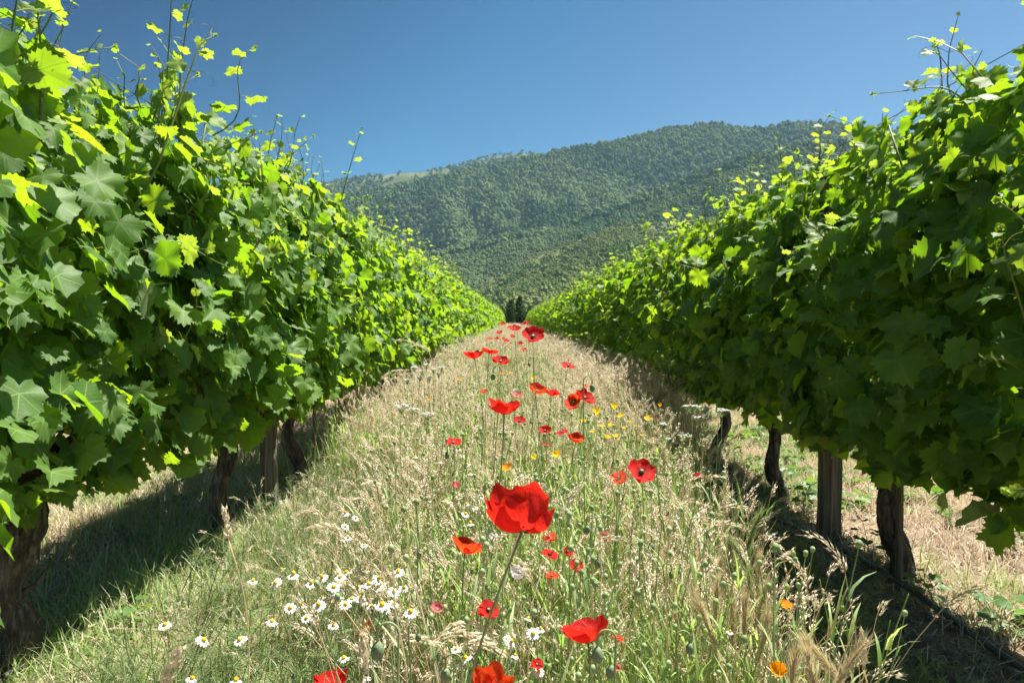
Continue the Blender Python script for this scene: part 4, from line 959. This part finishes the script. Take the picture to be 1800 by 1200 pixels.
NB = [(664, 1143, 34, 'large hairy nodding green bud beside the orange poppy among daisies'), (698, 1092, 20, 'smaller nodding green bud above the large one at the daisy patch'), (1050, 1150, 30, 'hairy green bud below the red saucer shaped poppy'), (867, 662, 13, 'nodding bud on a long stem below the poppy trio'),
      (1041, 682, 14, 'upright grey green bud beside the overlapping orange and red poppies'), (1031, 931, 17, 'round green bud right of the largest poppy'), (1051, 990, 18, 'green bud near the two tumbling red poppies'), (1145, 962, 18, 'green bud at the right side of the flower strip'),
      (1001, 925, 15, 'narrow green bud just right of the largest poppy'), (786, 800, 13, 'small bud left above the largest poppy'), (737, 975, 14, 'small bud above the pale pink poppy'), (1172, 900, 13, 'small bud before the brome heads at the right of the strip'), (1212, 1140, 22, 'nodding bud near the barley at the lower right'), (1180, 1010, 14, 'bud among tall green stems at the right of the strip'),
      (1073, 1180, 26, 'dark pointed bud at the bottom edge right of the middle'), (783, 1186, 26, 'grey bud at the bottom edge left of the long stem'), (735, 1120, 16, 'bud between the pink poppy and the bottom red poppy'), (930, 640, 8, 'tiny bud below the tallest open poppy')]
for a in NB: nod_bud(*a)

# golden and orange poppies
G2 = 'golden poppies in the grass'
CP = [(1080, 714, 17), (1048, 724, 20), (1092, 730, 16), (1140, 736, 20), (1025, 740, 14), (1075, 746, 13), (1060, 748, 12), (1042, 758, 10), (1068, 768, 15), (1081, 766, 13), (1108, 741, 9), (939, 803, 13), (1118, 748, 7), (1097, 752, 8), (1088, 772, 9), (1128, 765, 7), (1150, 778, 7)]
CP.sort()
for i_, (px, py, wp) in enumerate(CP): flower('golden_poppy', px, py, wp, random.choice(['calcup', 'calopen']), 'yellow', (R.normal(0, .25), -.3, 1), '%s golden cup flower from the left in the patch beside the overlapping poppies' % ORD[i_], G2, .042)
for (px, py, wp, co, sh, lab) in [(978, 799, 20, 'yellow', 'calcup', 'single golden cup flower above the right rim of the largest poppy'), (891, 823, 24, 'orange', 'calopen', 'orange open flower just above the largest poppy'), (1382, 1064, 26, 'orange', 'calopen', 'flat orange flower over ferny leaves at the edge of the shade'),
                                  (1368, 1180, 38, 'orange', 'calcup', 'bright orange cup flower at the bottom edge beside the barley'), (1160, 712, 9, 'orange', 'calcup', 'tiny orange flower near the shaded right row'), (808, 667, 9, 'orange', 'calopen', 'left tiny orange flower near the left vine row'), (938, 664, 12, 'yellow', 'calcup', 'tiny golden flower above the touching poppy pair'),
                                  (755, 702, 8, 'orange', 'calopen', 'tiny orange flower in dry grass near the left row'), (883, 656, 9, 'orange', 'calopen', 'tiny orange flower right of the nodding bud'), (898, 655, 8, 'orange', 'calopen', 'tiny orange flower, farther right of the nodding bud')]:
    flower('golden_poppy', px, py, wp, sh, co, (R.normal(0, .2), -.4, 1), lab, G2, .04)

# ------------------------------------------------------------------ daisies
def daisy_heads(k):
    b = MB(); n = 13
    for i in range(n):
        a = 2 * math.pi * i / n + R.normal(0, .06); c, s_ = math.cos(a), math.sin(a); L = R.uniform(.86, 1.0); w_ = .17; dz = -.12 + R.normal(0, .09) - .15 * k
        def pt(r, q_, z): return (c * r - s_ * q_, s_ * r + c * q_, z)
        b.add([pt(.2, -.08, 0), pt(.2, .08, 0), pt(.6, w_, dz * .3), pt(.6, -w_, dz * .3), pt(L, w_ * .6, dz), pt(L, -w_ * .6, dz), pt(L * 1.05, 0, dz)], [(0, 1, 2, 3), (3, 2, 4, 5), (5, 4, 6)], 0)
    me1 = b.mesh('ray_petals_shape', ['ray']); b = MB(); v, f = blob(6, 9, .36, .62 + .2 * k, .03, R); b.add(v - [0, 0, .2], f, 0); return me1, b.mesh('flower_disc_shape', ['disc'])
DV = [daisy_heads(k) for k in (0, .4, .9, 1.4)]
def daisy(px, py, wp, lab, grp, D=.026):
    d = D * F / wp
    if 'strip' in grp or px > 770: d = min(d, (H - .40) * F / (py - 562)); D = wp * d / F
    c = np.array(P(px, py, d)); c[2] = max(c[2], .06); lean = np.array([R.normal(.03, .04), R.normal(.0, .04)]); base = (c[0] - lean[0], c[1] - lean[1])
    t = empty('daisy', (base[0], base[1], float(gz(*base)))); tag(t, lab, 'daisy', grp); loc = c - np.array(t.location); ax = np.array([R.normal(.1, .35), R.normal(-.15, .3), 1]); A = axis_rot(ax, R.uniform(0, 6.28)); v = DV[R.integers(4)]
    obj('ray_petals', v[0], t, loc, A, D / 2); obj('flower_disc', v[1], t, loc, A, D / 2)
    stem_obj('stem', t, loc, ax / np.linalg.norm(ax) + np.array([lean[0] * 6, 0, 1]), .0007, 'stem', False, 7)
DA = [(200, 320, 18), (430, 230, 16), (520, 268, 22), (382, 332, 23), (430, 438, 14), (495, 530, 23), (583, 348, 14), (660, 340, 20), (750, 290, 20), (590, 520, 20), (625, 610, 21), (722, 508, 26), (750, 452, 18), (840, 365, 25), (890, 290, 22), (872, 340, 18), (945, 255, 20), (866, 438, 22),
      (984, 460, 20), (1052, 455, 22), (932, 503, 24), (1040, 370, 18), (1118, 345, 22), (1190, 300, 22), (1210, 340, 20), (1193, 375, 22), (1102, 232, 16), (1355, 242, 20), (1395, 372, 20), (1315, 405, 24), (1470, 432, 20), (1225, 510, 30), (1312, 500, 22), (1140, 520, 20), (1318, 582, 18), (1450, 565, 28), (1390, 540, 18), (820, 600, 16), (838, 672, 21), (350, 640, 23),
      (1230, 380, 18), (1250, 540, 20), (880, 380, 20), (1080, 480, 18)]
DA.sort(); band = {}
for zx, zy, wp in DA:
    bd = 'upper' if zy < 340 else 'middle' if zy < 460 else 'lower'; band[bd] = band.get(bd, -1) + 1
    daisy(400 + zx / 4.5, 950 + zy / 4.5, wp, '%s daisy from the left in the %s part of the dense daisy patch' % (ORD[band[bd]], bd), 'daisies of the dense patch')
for i_, (zx, zy, wp) in enumerate(sorted([(920, 930, 22), (995, 930, 18), (1137, 962, 22), (1075, 1090, 24), (1140, 1085, 18), (930, 765, 18), (1130, 780, 18), (425, 862, 10)])):
    daisy(400 + zx / 4.5, 950 + zy / 4.5, wp, '%s daisy from the left of those low around the hairy nodding bud' % ORD[i_], 'daisies around the nodding bud')
for px, py, wp, lab in [(290, 1098, 24, 'single white daisy farthest left on the short grass'), (357, 1125, 27, 'wide white daisy standing alone, second from the left'), (422, 1124, 25, 'white daisy tilted right, left of the dense patch'), (337, 1193, 22, 'white daisy cut off at the bottom below the lone wide one'), (415, 1196, 24, 'white daisy at the bottom edge near the left grass'),
                        (937, 1113, 25, 'larger white daisy of a pair right of the long stem'), (950, 1105, 17, 'smaller white daisy of a pair right of the long stem'), (928, 1087, 15, 'little daisy above the pair right of the long stem'), (947, 1180, 22, 'white daisy at the bottom before a small red poppy'), (1283, 1110, 14, 'white daisy left of the barley ears')]:
    daisy(px, py, wp, lab, 'scattered daisies')
for i_, (px, py, wp) in enumerate([(898, 1128, 20), (892, 1122, 16), (905, 1152, 14), (802, 1140, 20), (820, 1157, 22)]): daisy(px, py, wp, 'white daisy %s the lower part of the long leaning stem' % ('just right of', 'upper right of', 'low and far right of', 'closest on the left of', 'touching')[i_], 'daisies at the long stem')
for i_, (px, py, wp) in enumerate(sorted([(818, 903, 16), (827, 920, 16), (700, 1007, 20), (607, 902, 14), (625, 910, 14), (607, 925, 15), (612, 945, 14), (822, 817, 13), (827, 833, 12), (847, 872, 14), (835, 892, 12), (863, 847, 12), (730, 803, 13), (806, 790, 10), (640, 958, 14), (820, 886, 11), (775, 812, 9), (812, 800, 9), (838, 860, 11), (1022, 878, 11), (1148, 770, 9), (1160, 765, 8), (1143, 805, 8), (1236, 930, 11), (1150, 980, 10)])):
    daisy(px, py, wp, '%s from the left of the small daisies scattered in the flower strip' % ORD[i_], 'small daisies of the flower strip')

# white umbels (yarrow like)
def umbel(px, py, wp, lab, D=.06):
    d = D * F / wp; c = np.array(P(px, py, d)); base = (c[0] + R.normal(0, .02), c[1] + .02); t = empty('white_umbel', (base[0], base[1], float(gz(*base)))); tag(t, lab, 'wildflower', 'white flat topped wildflowers'); loc = c - np.array(t.location)
    st = stem_obj('stem', t, loc - [0, 0, .03], (0, 0, 1), .0012, 'stem', False, 7); b = MB(); b2 = MB()
    for i in range(26):
        a = R.uniform(0, 6.28); r_ = D / 2 * R.random() ** .5; p = loc + [math.cos(a) * r_, math.sin(a) * r_, R.normal(0, .002) - r_ * .12]
        v, f = tube([loc - [0, 0, .03], loc * .4 + p * .6 - [0, 0, .012], p], .0005, 3, False); b2.add(v, f, 0); v, f = blob(3, 6, R.uniform(.003, .0052), .003, .2, R); b.add(v, f, 0, None, None, XF(p))
    obj('florets', b.mesh('florets_shape', ['umbel'], False), t); obj('rays', b2.mesh('rays_shape', ['stem']), t)
for a in [(1216, 713, 30, 'left white umbel of the three under the right vine row'), (1240, 716, 22, 'middle white umbel of the three under the right vine row'), (1269, 720, 30, 'right white umbel of the three under the right vine row'), (1228, 732, 26, 'greenish umbel hanging just below the three white ones'),
          (705, 712, 30, 'white umbel at the dark foot of the left row'), (725, 718, 24, 'second white umbel at the dark foot of the left row'), (752, 726, 26, 'white umbel right of the two at the left row'), (1205, 765, 26, 'white umbel in the grass below the three at the right row')]: umbel(*a)
for i_, (px, py) in enumerate(sorted([(728, 645), (742, 652), (750, 640), (762, 648), (738, 662), (722, 656), (771, 656), (776, 645), (716, 668), (755, 662)])): umbel(px, py, 11, '%s small white umbel from the left in the airy group against the left row' % ORD[i_], .035)
for i_, (px, py) in enumerate(sorted([(1196, 760), (1188, 778), (1205, 790), (1175, 770), (1165, 745)])): umbel(px, py, 14, '%s small white umbel from the left on the right fringe of the strip' % ORD[i_], .035)

# ------------------------------------------------------------------ single grass heads
def headgrass(kind, px, py, d, L, tipd, lab, grp, mat='head', lean=0.0, big=1.0):
    c = np.array(P(px, py, d)); tipd = np.array(tipd, float); tipd /= np.linalg.norm(tipd); root = c - tipd * L * .5
    root[2] = max(root[2], .05)
    base = (root[0] - lean, root[1] + R.normal(0, .02)); t = empty(kind, (base[0], base[1], float(gz(*base)))); tag(t, lab, 'grass', grp); loc = root - np.array(t.location)
    stem_obj('stem', t, loc, tipd + np.array([0, 0, .3]), .0011 * big, 'straw' if mat != 'barleygreen' else 'green', False, 9)
    rng = np.random.default_rng(int(px * 7 + py)); b = MB()
    if kind == 'barley': barley(b, loc, tipd, L, rng, 0, 16, .05 * big)
    elif kind == 'wheat_ear': panicle(b, loc, tipd, L, rng, 0, 15, (.011 * big, .016 * big), .0032 * big, .0, .004)
    else: panicle(b, loc, tipd, L, rng, 0, 17, (.013 * big, .024 * big), .0023 * big, .75, .013)
    obj('seed_head', b.mesh('seed_head_shape', [mat], False), t)
BG = 'barley ears at the lower right'
for i, (px, py, d, L, td, mt, lab) in enumerate([(1322, 935, 1.75, .075, (.35, 0, 1), 'barleygreen', 'pale green barley ear, highest of the barley before the shade'), (1283, 985, 1.7, .07, (-.1, 0, 1), 'barleygreen', 'green barley ear left below the highest one'), (1310, 985, 1.7, .07, (-.5, 0, 1), 'barleygreen', 'green barley ear leaning left under the highest one'),
        (1332, 1015, 1.6, .075, (.0, 0, 1), 'barley', 'straw coloured barley ear, broadest in the middle of the group'), (1318, 1045, 1.6, .07, (0, 0, 1), 'barleygreen', 'green barley ear behind the broadest straw one'), (1260, 1058, 1.5, .07, (.1, 0, 1), 'barley', 'pinkish barley ear left of the broadest one'), (1288, 1100, 1.45, .07, (0, 0, 1), 'barley', 'barley ear below left of the broadest one'),
        (1338, 1065, 1.5, .07, (.25, 0, 1), 'barley', 'reddish barley ear right of the broadest one'), (1245, 1095, 1.4, .075, (-.35, 0, 1), 'barley', 'lower left barley ear leaning left'), (1342, 1115, 1.4, .06, (.2, 0, 1), 'barley', 'small pinkish barley ear above the orange cup flower'), (1310, 1085, 1.45, .06, (.05, 0, 1), 'barley', 'narrow barley ear in the middle of the lower row'),
        (1455, 1165, 1.15, .08, (-.7, 0, 1), 'barley', 'barley ear with long awns fanning left at the bottom'), (1480, 1180, 1.1, .08, (.5, 0, 1), 'barley', 'barley ear with long awns at the bottom edge, right of the fan'), (1430, 1195, 1.1, .07, (-.2, 0, 1), 'barley', 'barley ear cut off by the bottom edge'), (1395, 1190, 1.2, .06, (.1, 0, 1), 'barley', 'short barley ear beside the orange cup flower'),
        (1268, 1020, 1.7, .06, (.0, 0, 1), 'barley', 'thin pale barley ear left of the group'), (1225, 1070, 1.5, .06, (-.2, 0, 1), 'barley', 'pale barley ear at the left fringe of the group')]):
    headgrass('barley', px, py, d * .84, L * 1.15, td, lab, BG, mt, R.normal(0, .02), 1.1)
WG = 'single wheat like ears'
for a in [(398, 922, 1.25, .06, (-.12, 0, 1), 'pale wheat ear standing alone before the shade under the left row', 1.1), (1517, 1140, 1.15, .065, (0, 0, 1), 'brown wheat ear at the bottom right above the barley awns', 1.1), (302, 1172, .75, .05, (.5, 0, 1), 'blurred brown ear close to the camera at the lower left', 1.0), (640, 1150, .95, .055, (0, 0, 1), 'pale ear beside the hairy nodding bud', 1.0),
          (1020, 880, 2.0, .06, (-.2, 0, 1), 'tan ear right of the largest poppy', 1.0), (955, 870, 1.9, .06, (.1, 0, 1), 'tan ear behind the rim of the largest poppy', .9)]:
    headgrass('wheat_ear', *a[:5], a[5], WG, 'head', R.normal(0, .015), a[6])
HG = 'drooping dry brome heads'
BR = [(1290, 875, 1.9, .12, (1, 0, .8), 'big drooping tan brome head reaching over the shade on the right', 1.25), (1255, 905, 1.8, .10, (.6, 0, 1), 'tan brome head just left below the big drooping one', 1.15), (570, 912, 1.8, .10, (-.8, 0, .7), 'drooping brome head left of the strip over bare soil', 1.1), (540, 890, 1.9, .08, (-1, 0, .5), 'second brome head bending left over bare soil', 1.0),
      (830, 1080, 1.15, .08, (1, 0, .4), 'drooping brome head crossing the long leaning stem', 1.0), (800, 1090, 1.1, .09, (.7, 0, .7), 'brome head left of the one crossing the long stem', 1.0), (720, 1105, 1.1, .08, (.9, 0, .7), 'brome head beside the nodding bud bending right', 1.0), (840, 1115, 1.1, .08, (.9, 0, .5), 'lower brome head beside the long leaning stem', 1.0),
      (1190, 690, 4.0, .14, (.2, 0, 1), 'tall brome head against the dark right row', 1.5), (1100, 665, 4.5, .14, (.1, 0, 1), 'upright brome head at the foot of the right row', 1.5), (760, 720, 3.2, .12, (-.2, 0, 1), 'brown brome head at left among dry grass', 1.3), (735, 735, 3.0, .12, (-.5, 0, 1), 'brown brome head bending left among dry grass', 1.3),
      (695, 645, 3.6, .12, (-1, 0, .5), 'brome head hanging left against the sunlit leaves', 1.3), (745, 600, 3.8, .13, (-.5, 0, 1), 'tall brome head standing before the sunlit left row', 1.2), (722, 590, 3.8, .13, (-.5, 0, 1), 'tallest brome head standing before the sunlit left row', 1.2), (672, 840, 2.2, .09, (-.3, 0, 1), 'brome head above the left edge of the tall grass', 1.1), (640, 870, 2.0, .08, (-.5, 0, 1), 'brome head beside the bare soil at the left edge', 1.0),
      (770, 870, 2.0, .09, (.4, 0, 1), 'brome head left of the largest poppy', 1.0), (1130, 900, 2.0, .09, (.3, 0, 1), 'brome head right of centre below the deep red poppy', 1.0), (1200, 870, 2.1, .09, (.4, 0, 1), 'brome head left of the big drooping one', 1.1), (1240, 830, 2.3, .09, (.2, 0, 1), 'brome head above the big drooping one', 1.1), (960, 790, 2.6, .10, (.8, 0, .5), 'pale drooping head above the golden cup flower', 1.1),
      (1135, 680, 4.2, .12, (.6, 0, 1), 'brome head bending right before the right row', 1.3), (1160, 750, 3.2, .10, (.7, 0, .8), 'pale brome head near the golden flower patch', 1.1), (690, 760, 2.9, .10, (-.6, 0, 1), 'pale brome head at the left fringe of the strip', 1.1), (600, 1010, 1.6, .07, (-.2, 0, 1), 'thin brown head above the daisy patch', .9), (720, 1000, 1.6, .08, (.0, 0, 1), 'brown upright head right above the daisy patch', 1.0),
      (1050, 1080, 1.4, .07, (.3, 0, 1), 'tan head behind the red saucer shaped poppy', .9), (1120, 1040, 1.5, .07, (.2, 0, 1), 'tan head among green stems right of the saucer shaped poppy', .9), (1165, 1150, 1.3, .07, (.5, 0, 1), 'tan head low at the right of the strip', .9)]
for a in BR: headgrass('brome_grass', *a[:5], a[5], HG, 'head', R.normal(0, .03), a[6])

# ------------------------------------------------------------------ leafy weeds that stand out
def leafy(px, py, d, hh, lab, n=12, s=.028, seed=0):
    rng = np.random.default_rng(500 + seed); c = np.array(P(px, py, d)); t = empty('leafy_weed', (c[0], c[1], float(gz(c[0], c[1])))); tag(t, lab, 'weed', 'leafy weeds at the foot of the vines')
    b = MB(); pts = stemline(hh, .04, rng.uniform(0, 6.28), 7); v, f = tube(pts, np.linspace(.0022, .001, 7), 5); b.add(v, f, 0); obj('stem', b.mesh('stem_shape', ['stem']), t)
    for i in range(n):
        k = 1 + i * 5 / n; j = int(k); p = pts[j] + (pts[min(j + 1, 6)] - pts[j]) * (k - j); a = i * 2.4; out = np.array([math.cos(a), math.sin(a), .35]); q_ = p + out * s * 1.2
        b = MB(); g = LGM[rng.integers(8)]; b.add(g[0] * [.8, 1, .8], g[1], 0, None, g[2] * 0, XF(q_, frame(out * [1, 1, -.3], [0, 0, 1] + rng.normal(0, .25, 3)), s * rng.uniform(.7, 1.1))); v, f = tube([p, q_], .0009, 3, False); b.add(v, f, 0)
        obj('leaf', b.mesh('weed_leaf_shape', ['weed']), t)
for i, a in enumerate([(1530, 1020, 2.3, .20, 'dark leafy weed left of the thin stake on the right'), (1410, 905, 3.1, .14, 'leafy weed beside the cracked wooden post'), (1345, 900, 3.2, .12, 'green weed at the foot of the right row beyond the hose'), (1640, 1080, 2.1, .09, 'low green weed right of the twisted trunk'),
                       (1760, 960, 2.6, .10, 'green weed on the dry ground far right'), (930, 1010, 1.2, .3, 'broad leaved weed behind the white poppy'), (1060, 1110, 1.5, .26, 'toothed green weed below the red saucer shaped poppy'), (560, 830, 4.0, .2, 'green weed in the shade between left trunks'), (230, 1110, 1.9, .08, 'low weed on the grass at the lower left')]):
    leafy(*a[:4], a[4], seed=i)
def ferny(px, py, d, lab, hh=.17, seed=0):
    rng = np.random.default_rng(900 + seed); c = np.array(P(px, py, d)); t = empty('ferny_plant', (c[0], c[1], float(gz(c[0], c[1])))); tag(t, lab, 'plant', 'ferny poppy leaves at the edge of the shade'); 
    for i in range(7):
        b = MB(); a = rng.uniform(0, 6.28); L = rng.uniform(.7, 1.1) * hh; pts = stemline(L, L * .5, a, 7); v, f = tube(pts, .001, 3, False); b.add(v, f, 0)
        for j in range(2, 7):
            for sg in (-1, 1):
                for q_ in range(3):
                    d2 = pts[j] - pts[j - 1]; d2 /= np.linalg.norm(d2); sd_ = np.cross(d2, [0, 0, 1.]) * sg; sd_ /= np.linalg.norm(sd_) + 1e-6; e = pts[j] + (sd_ * rng.uniform(.5, 1) + d2 * (.2 + .5 * q_)) * .017 * (1.3 - j / 8); w_ = d2 * .0011
                    b.add([pts[j] + w_, pts[j] - w_, e - w_ * .7, e + w_ * .7], [(0, 1, 2, 3)], 0)
        obj('frond', b.mesh('frond_shape', ['feather'], False), t)
for i, a in enumerate([(1385, 1110, 1.75, 'ferny plant under the flat orange flower'), (1400, 1165, 1.55, 'ferny plant above the bottom orange cup flower'), (1345, 1180, 1.5, 'ferny plant left of the bottom orange cup flower'), (1420, 1100, 1.8, 'ferny plant reaching into the shade right of the flat orange flower')]): ferny(*a, seed=i)

# ------------------------------------------------------------------ air
b = MB(); x0, x1, y0, y1, z0, z1 = -9800, 9800, -400, 5600, -8, 860
b.add([(x0, y0, z0), (x1, y0, z0), (x1, y1, z0), (x0, y1, z0), (x0, y0, z1), (x1, y0, z1), (x1, y1, z1), (x0, y1, z1)], [(0, 3, 2, 1), (4, 5, 6, 7), (0, 1, 5, 4), (1, 2, 6, 5), (2, 3, 7, 6), (3, 0, 4, 7)], 0)
t = NT('air'); pv = t.n('ShaderNodeVolumePrincipled'); pv.inputs['Color'].default_value = (.45, .76, .98, 1); pv.inputs['Density'].default_value = .00005; pv.inputs['Anisotropy'].default_value = .2
t.t.links.new(pv.outputs[0], t.out.inputs['Volume']); M['air'] = t.m
tag(obj('haze', b.mesh('haze_shape', ['air'], False)), 'thin blue haze over the far hills', 'haze', kind='stuff')
